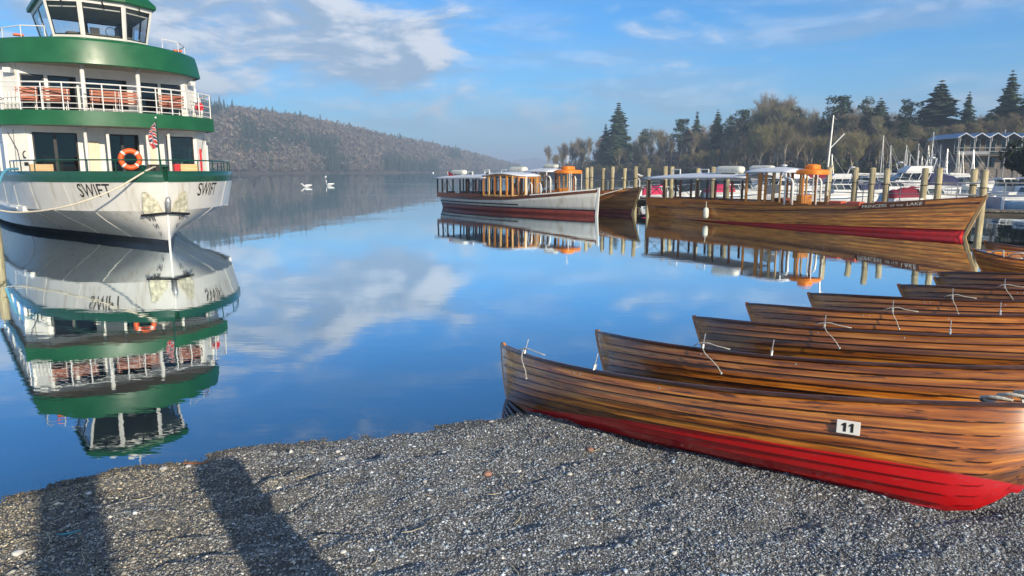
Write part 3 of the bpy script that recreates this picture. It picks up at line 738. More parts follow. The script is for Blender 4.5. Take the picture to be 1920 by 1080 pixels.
def make_wood():
    random.seed(5)
    f = tree_at
    f(1157, 189, 290, FIR[0], 'fir', 'tallest dark spruce rising above the bare trees on the wooded point', wf=1.2)
    f(1134, 231, 296, FIR[1], 'fir', 'shorter dark spruce leaning against the tallest spruce on the wooded point', wf=1.05)
    f(1149, 246, 284, FIR[0], 'fir', 'low broad spruce at the foot of the tallest spruce on the point', wf=1.3)
    f(1207, 236, 275, PINE[0], 'pine', 'slim pine with a small dark cap standing between bare trees', wf=0.7)
    f(1276, 220, 255, PINE[1], 'pine', 'dark flat-topped pine beside a slender pointed fir', wf=0.9)
    f(1303, 207, 250, FIR[1], 'fir', 'slender pointed fir next to the flat-topped pine', wf=0.95)
    f(1341, 203, 245, FIR[2], 'fir', 'pointed fir with ragged tiers just before the black-green pines', wf=0.8)
    f(1366, 212, 240, PINE[2], 'pine', 'black-green pine, lower of the two growing close together', wf=0.85)
    f(1389, 202, 238, PINE[1], 'pine', 'black-green pine, taller of the two growing close together', wf=0.85)
    f(1462, 186, 225, PINE[0], 'pine', 'dark crowned pine behind the tallest olive bare tree', wf=0.8)
    f(1490, 197, 225, PINE[2], 'pine', 'small pine cap peeping over the olive bare trees', wf=0.6)
    f(1565, 175, 205, PINE[1], 'pine', 'full rounded olive-green conifer above the bare trees behind the tall mast', wf=0.95)
    f(1536, 207, 210, FIR[0], 'fir', 'small pointed conifer standing just below the rounded conifer', wf=0.8)
    f(1616, 178, 200, PINE[2], 'pine', 'dark-topped pine beside a tiered cedar', wf=0.7)
    f(1641, 180, 195, FIR[3], 'fir', 'tiered cedar with dark layered boughs in the wood', wf=0.85)
    f(1697, 177, 190, PINE[0], 'pine', 'tall thin-crowned grey-green pine behind the marina masts', wf=0.85)
    f(1690, 215, 175, FIR[2], 'fir', 'dense dark conifer in front of the thin-crowned pine', wf=1.1)
    f(1750, 146, 185, FIR[3], 'fir', 'great broad cedar with tiered black-green boughs, widest crown in the wood', wf=1.1)
    f(1803, 169, 180, FIR[2], 'fir', 'mid-sized fir beside the great cedar', wf=0.75)
    f(1878, 128, 170, FIR[2], 'fir', 'very tall fir with open tiers above the boathouse roof', wf=0.85)
    f(1912, 148, 165, FIR[1], 'fir', 'tall narrow fir behind the boathouse roof', wf=1.0)
    f(1845, 205, 165, FIR[3], 'fir', 'spreading low cedar behind the boathouse', wf=1.2)
    f(1960, 140, 160, FIR[0], 'fir', 'dark spruce at the landward end of the wood')
    f(2040, 150, 150, FIR[2], 'fir', 'open-tiered fir beyond the landward end of the wood'); f(2130, 165, 150, FIR[1], 'fir', 'narrow fir farthest along the landward wood')
    env = [(1035, 282), (1060, 272), (1090, 268), (1120, 264), (1180, 268), (1230, 248), (1260, 258), (1290, 242), (1330, 238), (1370, 240), (1410, 205), (1435, 182), (1460, 184), (1490, 208), (1520, 214), (1560, 208), (1590, 202), (1630, 206), (1680, 220), (1730, 228), (1800, 226), (1850, 214), (1900, 200), (1960, 200)]
    grp = 'bare trees of the wood behind the marina'
    px = 1034.0; i = 0
    while px < 2260:
        for layer in range(3):
            p = px + random.uniform(-7, 7); by = interp([(b[0], b[1]) for b in BANK], p); e = interp(env, p)
            Y = by + (66, 36, 10)[layer] + random.uniform(-8, 8)
            ty = e + (-14, 4, 34)[layer] + abs(random.gauss(0, 7))
            if ty > 292: continue
            k = (i * 5 + layer * 2) % 6; f(p, ty, Y, BARE[k], 'bare', near_label('%s bare %s tree' % (('grey-brown', 'tan', 'grey', 'olive', 'reddish', 'pale')[k], ('back-row', 'middle-row', 'front-row')[layer]), p), grp, wf=random.uniform(0.72, 1.0)); i += 1
        px += 12.5 if px < 1965 else 26
    # evergreen shrubs along the waterside
    px = 1030.0
    while px < 2240:
        by = interp([(b[0], b[1]) for b in BANK], px); rx, _ = bearing(px, 320); Y = by + random.uniform(3, 9); h = random.uniform(2.4, 4.4)
        plant('shrub', BUSH[random.choice((0, 0, 1, 1, 1, 2))], (rx * Y, Y, bank_z(px, Y - by) - 0.2), h, random.uniform(1.0, 1.6), M_needle, near_label('evergreen waterside shrub', px), 'shrub', 'shrubs along the wooded bank')
        px += 17
    # leafless undergrowth and saplings filling the bank between the trunks
    tpl = far_tree_templates(); items = []
    for i in range(1500):
        p = random.uniform(1020, 1980); by = interp([(b[0], b[1]) for b in BANK], p); dy = 3 + 130 * random.random() ** 1.5; Y = by + dy; rx, _ = bearing(p, 320)
        h = random.uniform(1.5, 3.4); c = random.choice(((.11, .085, .055), (.13, .10, .06), (.08, .068, .05), (.09, .085, .045), (.03, .04, .022)))
        items.append((random.randrange(6), rx * Y, Y, bank_z(p, dy) - .3, h, random.uniform(.9, 1.5), c))
    scatter('undergrowth', tpl, items, M_forest, 'leafless brown undergrowth between the trunks behind the marina', 'undergrowth')
    rx, _ = bearing(1552, 320); plant('shrub', BUSH[2], (rx * 120, 120, 0.6), 4.2, 1.4, M_needle, 'yellow-green bushy shrub behind the orange helm canopy', 'shrub')
    rx, _ = bearing(1968, 320); plant('evergreen_bush', BUSH[3], (rx * 62, 62, -0.1), 6.6, 0.95, M_needle, 'big black-green evergreen bush in front of the boathouse', 'bush')
make_wood()
# ------------------------------------------------------------------ the ferry: local x = to its port side, y = aft, z up
DECKW = [(0, .03), (.12, .42), (.3, .78), (.6, 1.22), (1, 1.68), (1.5, 2.12), (2, 2.47), (3, 2.98), (4, 3.24), (6, 3.42), (9, 3.46), (28, 3.46), (32, 3.2), (34, 2.6)]
KNUW = [(0, .03), (.12, .34), (.3, .64), (.6, 1.04), (1, 1.46), (1.5, 1.88), (2, 2.24), (3, 2.78), (4, 3.08), (6, 3.34), (9, 3.42), (28, 3.42), (32, 3.1), (34, 2.5)]
BOOTW = [(0, .03), (1, .32), (2, .60), (4, 1.14), (6, 1.68), (8, 2.25), (10, 2.72), (13, 3.1), (20, 3.25), (28, 3.2), (34, 2.4)]
ST = [0, .06, .12, .2, .3, .45, .6, .8, 1, 1.25, 1.5, 1.75, 2, 2.5, 3, 3.5, 4, 5, 6, 7, 8, 9, 10, 12, 14, 17, 20, 24, 28, 31, 34]

def both_sides(row):
    """row(d, side) -> list of points; lofts the two sides separately"""
    m = MB()
    for s in (-1, 1):
        secs = [row(d, s) for d in ST]
        if s < 0: secs = [list(reversed(q)) for q in secs]
        m.loft(secs)
    return m

def arc_path(w, d0, d1, n=24, p=2.4):
    return [(-w + 2 * w * i / n, d0 + (d1 - d0) * abs(-1 + 2 * i / n) ** p) for i in range(n + 1)]

def make_bench(parent, x, y, z, w):
    b = empty('bench', (x, y, z)); b.parent = parent
    fr = MB()
    for s in (-1, 1):
        fr.tube([(s * w * .42, -0.02, 0), (s * w * .42, 0.05, 0.42), (s * w * .42, .40, .42), (s * w * .42, .44, 0)], 0.018, 5)
        fr.tube([(s * w * .42, 0.03, 0.40), (s * w * .42, -0.05, 0.86)], 0.018, 5)
    fr.tube([(-w * .42, .22, .40), (w * .42, .22, .40)], 0.014, 5)
    fr.build('bench_frame', M_wrail, b)
    me = None
    for k in range(7):
        if k < 3: c = (0, 0.10 + k * 0.12, 0.45)
        else: c = (0, 0.005 - (k - 3) * 0.016, 0.53 + (k - 3) * 0.098)
        d = (w, 0.10, 0.025) if k < 3 else (w, 0.022, 0.078)
        MB().box(c, d).build('slat', M_bench, b)
    return b

def make_ferry():
    F = empty('passenger_ferry', (-10.5, 21.2, 0), R(40), 'large white passenger ferry with green decks, named SWIFT on its bow', 'ferry')
    W = lambda tab, d: interp(tab, d)
    # hull in bands
    both_sides(lambda d, s: [(s * W(BOOTW, d) * (.35 + .65 * k / 3), d + (0.05 if d == 0 else 0), -0.9 + 1.1 * k / 3) for k in range(4)]).build('hull_bottom', M_black, F, True)
    def low(d, s):
        b, k = W(BOOTW, d), W(KNUW, d); q = []
        for i in range(6):
            f = i / 5; q.append((s * (b + (k - b) * (f ** 1.12)), d - 0.03 * f, 0.20 + 0.90 * f))
        return q
    both_sides(low).build('lower_hull', M_hullwhite, F, True)
    def up(d, s):
        k, t = W(KNUW, d), W(DECKW, d)
        return [(s * (k + (t - k) * f), d - 0.03 - 0.07 * f * max(0, 1 - d / 3), 1.10 + 0.88 * f) for f in (0, .25, .5, .75, 1)]
    both_sides(up).build('upper_hull', M_hullwhite, F, True)
    def bul(d, s):
        t = W(DECKW, d) + 0.025; y = d - 0.13 * max(0, 1 - d / 3)
        return [(s * t, y, 1.965), (s * (t + .01), y, 2.10), (s * (t + .015), y, 2.285), (s * (max(0, t - .08)), y + .05, 2.29), (s * max(0, t - .10), y + .07, 1.99)]
    both_sides(bul).build('bulwark', M_dgreen, F, True)
    # stem bar, keel seam welds
    MB().tube([(0, 0.03, -0.6), (0, -0.005, 0.2), (0, -0.05, 1.1), (0, -0.12, 1.96)], 0.035, 6).build('stem_bar', M_white, F)
    for s in (-1, 1):
        for d0, d1 in ((1.3, 2.1), (2.6, 4.2), (4.3, 6.8), (6.0, 9.5)):
            p0 = low(d0, s)[-1]; p1 = low(d1, s)[0]
            pts = []
            for i in range(7):
                f = 1 - i / 6; d = d0 + (d1 - d0) * (1 - f); q = low(d, s); k = f * 5; a = int(min(4, k)); u = k - a
                pts.append([q[a][j] + (q[a + 1][j] - q[a][j]) * u for j in range(3)]); pts[-1][0] += s * 0.006; pts[-1][1] -= 0.006
            MB().tube(pts, 0.012, 4).build('weld_seam', M_white, F)
        for d in (1.9, 3.4, 5.2, 7.4):      # vertical plate butts on the topsides
            q = up(d, s); MB().tube([(p[0] + s * .003, p[1] - .003, p[2]) for p in q], 0.008, 4).build('plate_butt', M_hullwhite, F)
        # rubbing strake along the knuckle
        pts = [(s * (W(KNUW, d) + 0.05), d, 1.10) for d in (5.0, 6, 7, 8, 9, 12, 16, 22, 28)]
        MB().tube(pts, 0.085, 6).build('rubbing_strake', M_white, F)
        d = 4.75; MB().box((s * (W(KNUW, d) + 0.02), d, 1.08), (0.16, 0.75, 0.17), rz=-s * R(8)).build('strake_end', M_white, F, bevel=0.02)
        # name
        NW = text_geo('SWIFT')[2] * 0.40 * 0.62
        # starboard name reads towards the stem, port name away from it
        def name_pt(u, v, s=s):
            L = NW
            d = (0.74 + (L - u) / L * 0.75) if s < 0 else (0.52 + u / L * 0.70)
            q = up(d, s); f = (0.42 + v) / 0.88; x0, x1 = q[0][0], q[-1][0]
            n = Vector((s * 0.7, -0.7, 0)).normalized() * 0.022
            return (x0 + (x1 - x0) * f + n.x, d - 0.03 - 0.07 * f * max(0, 1 - d / 3) + n.y, 1.52 + v)
        text_obj('name_lettering', 'SWIFT', M_ink, name_pt, F, 0.40, 0.62)
        # draught marks in Roman figures
        for k, t in enumerate(('VII', 'VI', 'V')):
            zz = 0.80 - k * 0.24; d0 = 0.14
            def dm(u, v, s=s, zz=zz, t=t):
                wt = text_geo(t)[2] * 0.15 * 0.9; d = d0 + ((wt - u) if s < 0 else u) * 0.75; q = low(d, s); f = (zz + v - 0.2) / 0.9 * 5; a = int(max(0, min(4, f))); w = f - a
                p = [q[a][j] + (q[a + 1][j] - q[a][j]) * w for j in range(3)]; return (p[0] + s * 0.045, p[1] - 0.04, p[2])
            text_obj('draught_mark', t, M_ink, dm, F, 0.15, 0.9)
    # anchor housed on the stem
    A = empty('anchor'); A.parent = F
    MB().tube([(0, -0.16, 1.05), (0, -0.22, 1.40), (0, -0.24, 1.52)], [0.07, 0.085, 0.05], 8).build('shank', M_alloy, A, True)
    for s in (-1, 1):
        def onf(a, z, off):
            q = up(a, s) if z > 1.1 else low(a, s); f = (z - 1.1) / .88 if z > 1.1 else 1
            x = q[0][0] + (q[-1][0] - q[0][0]) * f if z > 1.1 else q[-1][0]; y = q[0][1] + (q[-1][1] - q[0][1]) * f if z > 1.1 else q[-1][1]
            return Vector((x + s * off * .6, y - off * .8, z))
        pl = [(.03, 1.06), (.24, 1.02), (.27, 1.12), (.22, 1.66), (.17, 1.68), (.06, 1.34)]
        v = [onf(a, z, .09) for a, z in pl] + [onf(a, z, .04) for a, z in pl]
        MB().add(v, [tuple(range(6)), tuple(reversed(range(6, 12)))] + [(i, (i + 1) % 6, 6 + (i + 1) % 6, 6 + i) for i in range(6)]).build('fluke', M_anchor, A)
    MB().tube([(-0.68, 0.20, 0.97), (-.34, .02, 1.0), (0, -0.16, 1.04), (.34, .02, 1.0), (0.68, 0.20, 0.97)], 0.04, 6).build('anchor_crown', M_black, A)
    # main deck and foredeck
    MB().prism([(-W(KNUW, d) + .04, d) for d in ST[3:]] + [(W(KNUW, d) - .04, d) for d in reversed(ST[3:])], 1.30, 1.38).build('foredeck', M_deckgrey, F)
    # dark green handrail on the bulwark
    top = [(-(W(DECKW, d) - .06), d, 2.62) for d in (5.6, 5, 4, 3, 2, 1.2, .6)] + [(0, 0.25, 2.62)] + [(W(DECKW, d) - .06, d, 2.62) for d in (.6, 1.2, 2, 3, 4, 5, 5.6)]
    r = MB().tube(top, 0.022, 5)
    for i, p in enumerate(top):
        r.tube([(p[0], p[1], 2.28), p], 0.016, 4)
    r.build('bow_rail', M_dgreen, F)
    # --- main deck house
    H = MB()
    def wall(m, y, th, x0, x1, z0, z1, ops):
        xs = sorted(set([x0, x1] + [a for o in ops for a in o[:2]]))
        for a, b in zip(xs[:-1], xs[1:]):
            cov = [o for o in ops if o[0] <= a + 1e-6 and o[1] >= b - 1e-6]
            if not cov: m.box2((a, y, z0), (b, y + th, z1))
            else:
                o = cov[0]
                if o[2] > z0: m.box2((a, y, z0), (b, y + th, o[2]))
                if o[3] < z1: m.box2((a, y, o[3]), (b, y + th, z1))
    mops = [(-2.56, -1.22, 1.45, 3.62), (-0.34, 0.76, 2.2, 3.62), (1.70, 2.68, 1.45, 3.60)]
    wall(H, 6.3, 0.09, -2.70, 2.78, 1.38, 3.84, mops)
    for s in (-1, 1):
        x = 2.70 if s < 0 else 2.78
        H.bar((s * x, 6.34, 2.61), (s * 3.28, 6.92, 2.61), 0.09, 2.46)
        wl = 22.0; H.box2((s * 3.30 - 0.04, 6.9, 1.38), (s * 3.30 + 0.04, 12, 2.0)); H.box2((s * 3.30 - 0.04, 6.9, 3.3), (s * 3.30 + 0.04, 29, 3.84)); H.box2((s * 3.30 - 0.04, 12, 1.38), (s * 3.30 + 0.04, 29, 2.0))
        for y in (6.95, 9.3, 11.8, 14.3, 16.8, 19.3, 21.8, 24.3, 27, 28.9): H.box2((s * 3.30 - 0.045, y - 0.2, 2.0), (s * 3.30 + 0.045, y + 0.2, 3.3))
    H.build('house_wall', M_white, F)
    MB().box2((-3.2, 29, 1.38), (3.2, 29.1, 3.84)).build('house_wall', M_white, F)
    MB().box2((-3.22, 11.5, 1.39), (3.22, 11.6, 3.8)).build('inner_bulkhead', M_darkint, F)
    for s in (-1, 1):
        for y0, y1 in ((7.15, 9.1), (9.5, 11.6), (12, 14.1), (14.5, 16.6), (17, 19.1), (19.5, 21.6), (22, 24.1), (24.5, 26.8)):
            MB().box2((s * 3.30 - .01, y0, 2.0), (s * 3.30 + .01, y1, 3.3)).build('side_window', M_glassd, F)
    def window(x0, x1, z0, z1, y, mat, fm=M_black, ft=0.05, name='window'):
        m = MB(); wd = 0.05
        m.box2((x0, y, z0), (x0 + wd, y + ft, z1)); m.box2((x1 - wd, y, z0), (x1, y + ft, z1)); m.box2((x0 + wd, y, z0), (x1 - wd, y + ft, z0 + wd)); m.box2((x0 + wd, y, z1 - wd), (x1 - wd, y + ft, z1))
        o = m.build(name, fm, F)
        MB().box2((x0 + wd, y + ft * .4, z0 + wd), (x1 - wd, y + ft * .6, z1 - wd)).build('pane', mat, o)
        return o
    window(-2.56, -1.90, 1.45, 3.62, 6.33, M_glassd); window(-1.90, -1.22, 1.45, 3.62, 6.33, M_glassd, name='door')
    window(-0.34, 0.20, 2.2, 3.62, 6.33, M_glass); window(0.20, 0.76, 2.2, 3.62, 6.33, M_glass)
    window(1.70, 2.68, 1.45, 3.60, 6.33, M_glassc)
    MB().box2((-0.95, 6.25, 1.4), (-0.56, 6.29, 3.35)).build('door_panel', M_cream, F, bevel=0.01)
    MB().box2((0.98, 6.25, 1.4), (1.30, 6.29, 3.35)).build('door_panel', M_cream, F, bevel=0.01)
    for i in range(6):
        MB().box2((1.62 + i * 0.23, 8.6, 1.4), (1.80 + i * 0.23, 8.68, 3.2)).build('seat_back', M_teal, F, bevel=0.03)
    MB().box2((-2.1, 8.0, 1.4), (-1.5, 8.6, 2.9)).build('counter', M_locker, F)
    for x in (-1.10, -0.42, 0.86, 1.58):
        MB().tube([(x, 5.45, 1.38), (x, 5.45, 3.86)], 0.055, 8).build('pillar', M_white, F, True)
    for x, z in ((-2.45, 2.52), (2.28, 2.55)):
        MB().box2((x - 0.33, 5.55, 1.38), (x + 0.33, 6.0, z)).build('locker', M_locker, F, bevel=0.015)
    MB().box2((1.72, 5.5, 1.38), (1.92, 5.7, 2.55)).build('red_hose_box', M_redflag, F)
    MB().box2((2.92, 6.42, 2.2), (3.0, 6.5, 3.15)).build('extinguisher', M_redflag, F).rotation_euler = (0, 0, 0)
    # round emblem and notices on the starboard corner panel
    for zz, rr, mm in ((2.85, 0.13, M_ink), (2.85, 0.09, M_white), (2.53, 0.0, M_ink)):
        if rr: MB().lathe([(rr, 0), (rr, 0.01 if mm is M_ink else 0.014)], 16, (0, 0, 0), 'Y').build('emblem', mm, F).matrix_local = Matrix.Translation((-2.80, 6.36, zz)) @ Matrix.Rotation(R(45 + 180), 4, 'Z')
        else: MB().box((-2.80, 6.36, zz), (0.15, 0.012, 0.12), rz=R(-45)).build('notice', mm, F)
    for s in (-1, 1):
        MB().tube([(s * 3.05, 6.62, 2.3), (s * 3.05, 6.62, 3.7)], 0.012, 4).build('pipe', M_deckgrey, F)
        MB().tube([(s * 3.20, 6.70, 3.6), (s * 3.0, 6.45, 3.0), (s * 2.95, 6.42, 2.4)], 0.012, 4).build('cable', M_black, F)
    # --- deck two: slab with green fascia
    A2 = arc_path(3.44, 4.75, 6.25); P2 = A2 + [(3.44, 29.5), (-3.44, 29.5)]
    MB().prism(P2, 3.85, 4.22).build('upper_deck', M_soffit, F)
    fas = MB(); secs = []
    for x, y in [(-3.44, 29.5)] + A2 + [(3.44, 29.5)]:
        n = 1.012; secs.append([(x * n, y - 0.03, 3.82), (x * n, y - 0.03, 4.31), (x * .985, y + 0.05, 4.315), (x * .985, y + .06, 4.2)])
    fas.loft(secs).build('green_fascia', M_green, F, 'edges')
    # railing
    rl = MB(); posts = [A2[i] for i in range(0, 25, 2)] + [(3.42, 7.4), (-3.42, 7.4), (3.42, 8.6), (-3.42, 8.6), (3.42, 10), (-3.42, 10)]
    path = [(-3.42, 14)] + A2 + [(3.42, 14)]
    for z, rr in ((5.22, 0.024), (5.06, 0.014), (4.78, 0.012), (4.55, 0.012), (4.38, 0.014)): rl.tube([(x * .99, y + .06, z) for x, y in path], rr, 5)
    rl.build('railing', M_wrail, F)
    for x, y in posts: MB().tube([(x * .99, y + .06, 4.3), (x * .99, y + .06, 5.22)], 0.022, 5).build('rail_post', M_wrail, F)
    U = MB()
    uops = [(-2.66, -1.96, 4.28, 5.62), (-1.85, -0.99, 4.28, 5.62), (-0.74, 0.64, 4.55, 5.62), (1.04, 1.71, 4.28, 5.60), (1.81, 2.54, 4.28, 5.60)]
    wall(U, 6.9, 0.08, -2.72, 2.66, 4.22, 5.98, uops)
    for s in (-1, 1):
        x = 2.72 if s < 0 else 2.66
        U.bar((s * x, 6.94, 5.1), (s * 3.18, 7.5, 5.1), 0.08, 1.76)
        U.box2((s * 3.2 - .04, 7.5, 4.22), (s * 3.2 + .04, 20, 4.75)); U.box2((s * 3.2 - .04, 7.5, 5.55), (s * 3.2 + .04, 20, 5.98))
        for y in (7.6, 10, 12.5, 15, 17.5, 19.8): U.box2((s * 3.2 - .045, y - .2, 4.75), (s * 3.2 + .045, y + .2, 5.55))
        for y0, y1 in ((7.8, 9.8), (10.2, 12.3), (12.7, 14.8), (15.2, 17.3), (17.7, 19.6)): MB().box2((s * 3.2 - .01, y0, 4.75), (s * 3.2 + .01, y1, 5.55)).build('side_window', M_glassd, F)
    U.build('upper_house_wall', M_white, F)
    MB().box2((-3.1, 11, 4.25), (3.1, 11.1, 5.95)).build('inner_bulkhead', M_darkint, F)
    for a in uops: window(a[0], a[1], a[2], a[3], 6.93, M_glassd if a[1] - a[0] < 1.2 else M_glass)
    for x in (-0.96, 0.78): MB().tube([(x, 5.75, 4.2), (x, 5.75, 5.95)], 0.075, 8).build('pillar', M_white, F, True)
    for x, w in ((-2.60, 0.62), (-1.80, 0.86), (-0.36, 0.86), (0.42, 0.70), (1.92, 0.86)): make_bench(F, x, 5.75 + abs(x) * 0.12, 4.23, w)
    for s in (-1, 1):
        fl = MB().box((s * 2.98, 6.98, 5.70), (0.24, 0.16, 0.17), rz=s * R(30)).tube([(s * 2.95, 7.0, 5.9), (s * 2.95, 7.0, 5.75)], 0.02, 5); fl.build('floodlight', M_white, F, bevel=0.02)
        MB().box((s * 2.9, 6.86, 5.66), (0.20, 0.02, 0.12), rz=s * R(30)).build('lamp_lens', M_alloy, F)
    MB().lathe([(0.16, 0), (0.16, 0.04), (0.13, 0.06)], 14, (2.95, 6.1, 4.75), 'Y').build('red_reel', M_redflag, F)
    for k in range(5): MB().tube([(2.75 + 0.11 * k, 6.3 + .12 * k, 4.3), (2.80 + 0.11 * k, 6.34 + .12 * k, 4.62), (2.75 + 0.12 * k, 6.4 + .12 * k, 4.95)], 0.045, 6).build('fender_roll', M_white, F, True)
    for k in range(4): MB().tube([(-3.2 + 0.1 * k, 6.3 - .1 * k, 4.3), (-3.16 + 0.1 * k, 6.3 - .1 * k, 4.9)], 0.05, 6).build('fender_roll', M_white, F, True)
    # --- roof with deep green fascia
    A3 = arc_path(3.32, 5.20, 7.1); P3 = A3 + [(3.32, 22), (-3.32, 22)]
    MB().prism(P3, 5.96, 6.05).build('roof_soffit', M_soffit, F)
    secs = []
    for x, y in [(-3.32, 22)] + A3 + [(3.32, 22)]:
        yy = y if y < 20 else y; q = []
        for f, off in ((0, 0.0), (.03, -.03), (.5, 0.03), (.86, .10), (.93, .16), (.97, .30), (1, .55)):
            sc = 1 - off / 3.4; q.append((x * sc, yy + (off if y < 20 else 0), 5.90 + 0.93 * f))
        q.append((x * 0.3, yy + (0.9 if y < 20 else 0), 6.90)); secs.append(q)
    MB().loft(secs).build('roof_fascia', M_green, F, 'edges')
    MB().prism([(p[0] * .8, p[1] + .5) for p in A3] + [(2.6, 21.8), (-2.6, 21.8)], 6.70, 6.86).build('roof_deck', M_green, F)
    for s in (-1, 1):
        pts = [(s * 1.85, 6.35, 6.86), (s * 1.85, 6.35, 7.18), (s * 2.5, 6.7, 7.18), (s * 2.95, 7.5, 7.16), (s * 2.98, 9, 7.14), (s * 2.98, 9, 6.86)]
        r = MB().tube(pts, 0.02, 5)
        for p in pts[2:5]: r.tube([(p[0], p[1], 6.8), p], 0.016, 4)
        r.build('roof_rail', M_wrail, F)
        MB().box((s * 2.55, 7.0, 6.90), (0.3, 0.2, 0.07)).build('vent_cover', M_ring, F, bevel=0.02)
    # --- wheelhouse: outward-raked windows
    bot = [(-1.52, 9.6), (-1.52, 6.95), (-0.70, 6.42), (0.62, 6.42), (1.45, 6.95), (1.45, 9.6)]
    top = [(-1.80, 9.9), (-1.80, 6.62), (-0.80, 6.02), (0.58, 6.02), (1.66, 6.60), (1.66, 9.9)]
    zb, zt = 6.84, 8.22
    Wh = empty('wheelhouse'); Wh.parent = F
    MB().prism(bot, 6.78, zb + 0.03).build('wheelhouse_floor', M_deckgrey, Wh)
    cen = Vector((0, 8, 0))
    for i in range(6):
        j = (i + 1) % 6
        a, b = Vector((*bot[i], zb)), Vector((*bot[j], zb)); c, d = Vector((*top[j], zt)), Vector((*top[i], zt))
        nrm = (b - a).cross(d - a).normalized()
        if nrm.dot(a - Vector((0, 8, 7.5))) < 0: nrm = -nrm
        P = lambda u, v: a.lerp(b, u).lerp(d.lerp(c, u), v)
        ln = (b - a).length; nw = 1 if ln < 1.6 else 2; mu = 0.075 / ln
        fr = MB(); us = []
        for k in range(nw): us.append((k / nw + mu * (1 if k == 0 else .5), (k + 1) / nw - mu * (1 if k == nw - 1 else .5)))
        def slab(u0, u1, v0, v1, m, th=0.05, off=0.0):
            q = [P(u0, v0), P(u1, v0), P(u1, v1), P(u0, v1)]; m.add([p + nrm * off for p in q] + [p - nrm * (th - off) for p in q], [(0, 1, 2, 3), (7, 6, 5, 4), (0, 4, 5, 1), (1, 5, 6, 2), (2, 6, 7, 3), (3, 7, 4, 0)])
        slab(0, 1, 0, 0.14, fr); slab(0, 1, 0.90, 1, fr)
        e = 0.0
        for (u0, u1) in us: slab(e, u0, 0.14, 0.90, fr); e = u1
        slab(e, 1, 0.14, 0.90, fr)
        w = fr.build('window_frame', M_white, Wh)
        for (u0, u1) in us:
            m = MB(); slab(u0, u1, 0.14, 0.90, m, 0.008, -0.02); m.build('pane', M_glassc, w)
            g = MB(); t = 0.02
            for q in ((u0, u0 + t, .14, .90), (u1 - t, u1, .14, .90), (u0 + t, u1 - t, .14, .165), (u0 + t, u1 - t, .875, .90)): slab(*q, g, 0.03, -0.008)
            g.build('rubber_seal', M_black, w)
            if i in (1, 2, 3):
                m = MB(); m.bar(P((u0 + u1) / 2, .97) + nrm * .05, P((u0 + u1) / 2 + .06, .80) + nrm * .04, 0.03); m.build('wiper', M_black, w)
    ro = []
    for p in top:
        v = Vector((p[0], p[1] - 8)); v = v * (1 + 0.16 / v.length); ro.append((v.x, v.y + 8))
    rr = [(p[0] * .86, (p[1] - 8) * .88 + 8) for p in ro]
    MB().prism(ro, zt - 0.02, zt + 0.16).build('roof', M_green, Wh, bevel=0.04)
    MB().prism([(p[0] * .985, (p[1] - 8) * .985 + 8) for p in ro], zt + 0.16, zt + 0.42, rr).build('roof_crown', M_green, Wh, bevel=0.03)
    MB().prism([(p[0] * .95, (p[1] - 8) * .95 + 8) for p in top], zt - 0.10, zt - 0.03).build('headlining', M_soffit, Wh)
    MB().box2((-1.1, 7.0, 6.87), (1.0, 7.5, 7.22)).build('console', M_darkint, Wh, bevel=0.03)
    MB().box2((-0.35, 7.1, 7.22), (-0.05, 7.2, 7.45)).build('screen', M_black, Wh)
    MB().tube([(0.35 + .17 * math.cos(a * .524), 7.3, 7.38 + .17 * math.sin(a * .524)) for a in range(12)], 0.015, 5, True).build('steering_wheel', M_black, Wh)
    MB().box2((0.9, 8.6, 6.87), (1.3, 9.4, 7.9)).build('cabinet', M_darkint, Wh)
    for z, s in ((7.95, 1),): MB().tube([(-1.6, 6.8, z), (-.75, 6.25, z), (0.58, 6.25, z), (1.5, 6.8, z)], 0.02, 5).build('blind_rail', M_white, Wh)
    # roof gear (seen mirrored in the water)
    mt = MB().tube([(0.15, 8.2, 8.6), (0.15, 8.2, 9.9)], [0.06, 0.035], 8).tube([(-0.4, 8.2, 9.2), (0.7, 8.2, 9.2)], 0.03, 6); mt.build('mast', M_white, Wh)
    MB().box((0.15, 8.05, 9.45), (0.9, 0.14, 0.12)).build('radar_scanner', M_white, Wh, bevel=0.03)
    MB().lathe([(0.13, -0.12), (0.17, -0.1), (0.17, 0.06), (0.10, 0.10)], 12, (-0.95, 7.2, 8.85), 'Y').build('search_light', M_white, Wh); MB().tube([(-0.95, 7.2, 8.6), (-0.95, 7.2, 8.75)], 0.03, 6).build('light_stand', M_white, Wh)
    MB().box((1.2, 7.4, 8.76), (0.34, 0.3, 0.22)).build('horn_box', M_white, Wh, bevel=0.03)
    for x in (-1.3, 0.75, 1.45): MB().tube([(x, 8.6, 8.6), (x, 8.6, 9.5)], 0.012, 4).build('aerial', M_white, Wh)
    # bow flagstaff and drooping ensign
    MB().tube([(0, 0.32, 2.2), (-0.02, 0.35, 3.85)], [0.032, 0.018], 6).build('flagstaff', M_dgreen, F)
    MB().lathe([(0.01, 3.84), (0.035, 3.87), (0.01, 3.91)], 8, (-0.02, 0.35, 0)).build('flagstaff_finial', M_white, F)
    m, g, b, o = newmat('ensign_cloth'); tc = g.n('ShaderNodeTexCoord').outputs['Object']
    wv = g.n('ShaderNodeTexWave', {'wave_type': 'BANDS', 'bands_direction': 'DIAGONAL'}, Scale=3.2, Distortion=2.5); g.put(wv.inputs['Vector'], tc)
    g.put(b.inputs['Base Color'], g.ramp(wv.outputs['Color'], [(0.0, (0.05, 0.05, 0.10)), (0.34, (0.03, 0.03, 0.08)), (0.36, (0.7, 0.68, 0.64)), (0.66, (0.72, 0.70, 0.66)), (0.68, (0.42, 0.03, 0.03)), (1.0, (0.40, 0.03, 0.03))])); b.inputs['Roughness'].default_value = 0.85
    secs = []
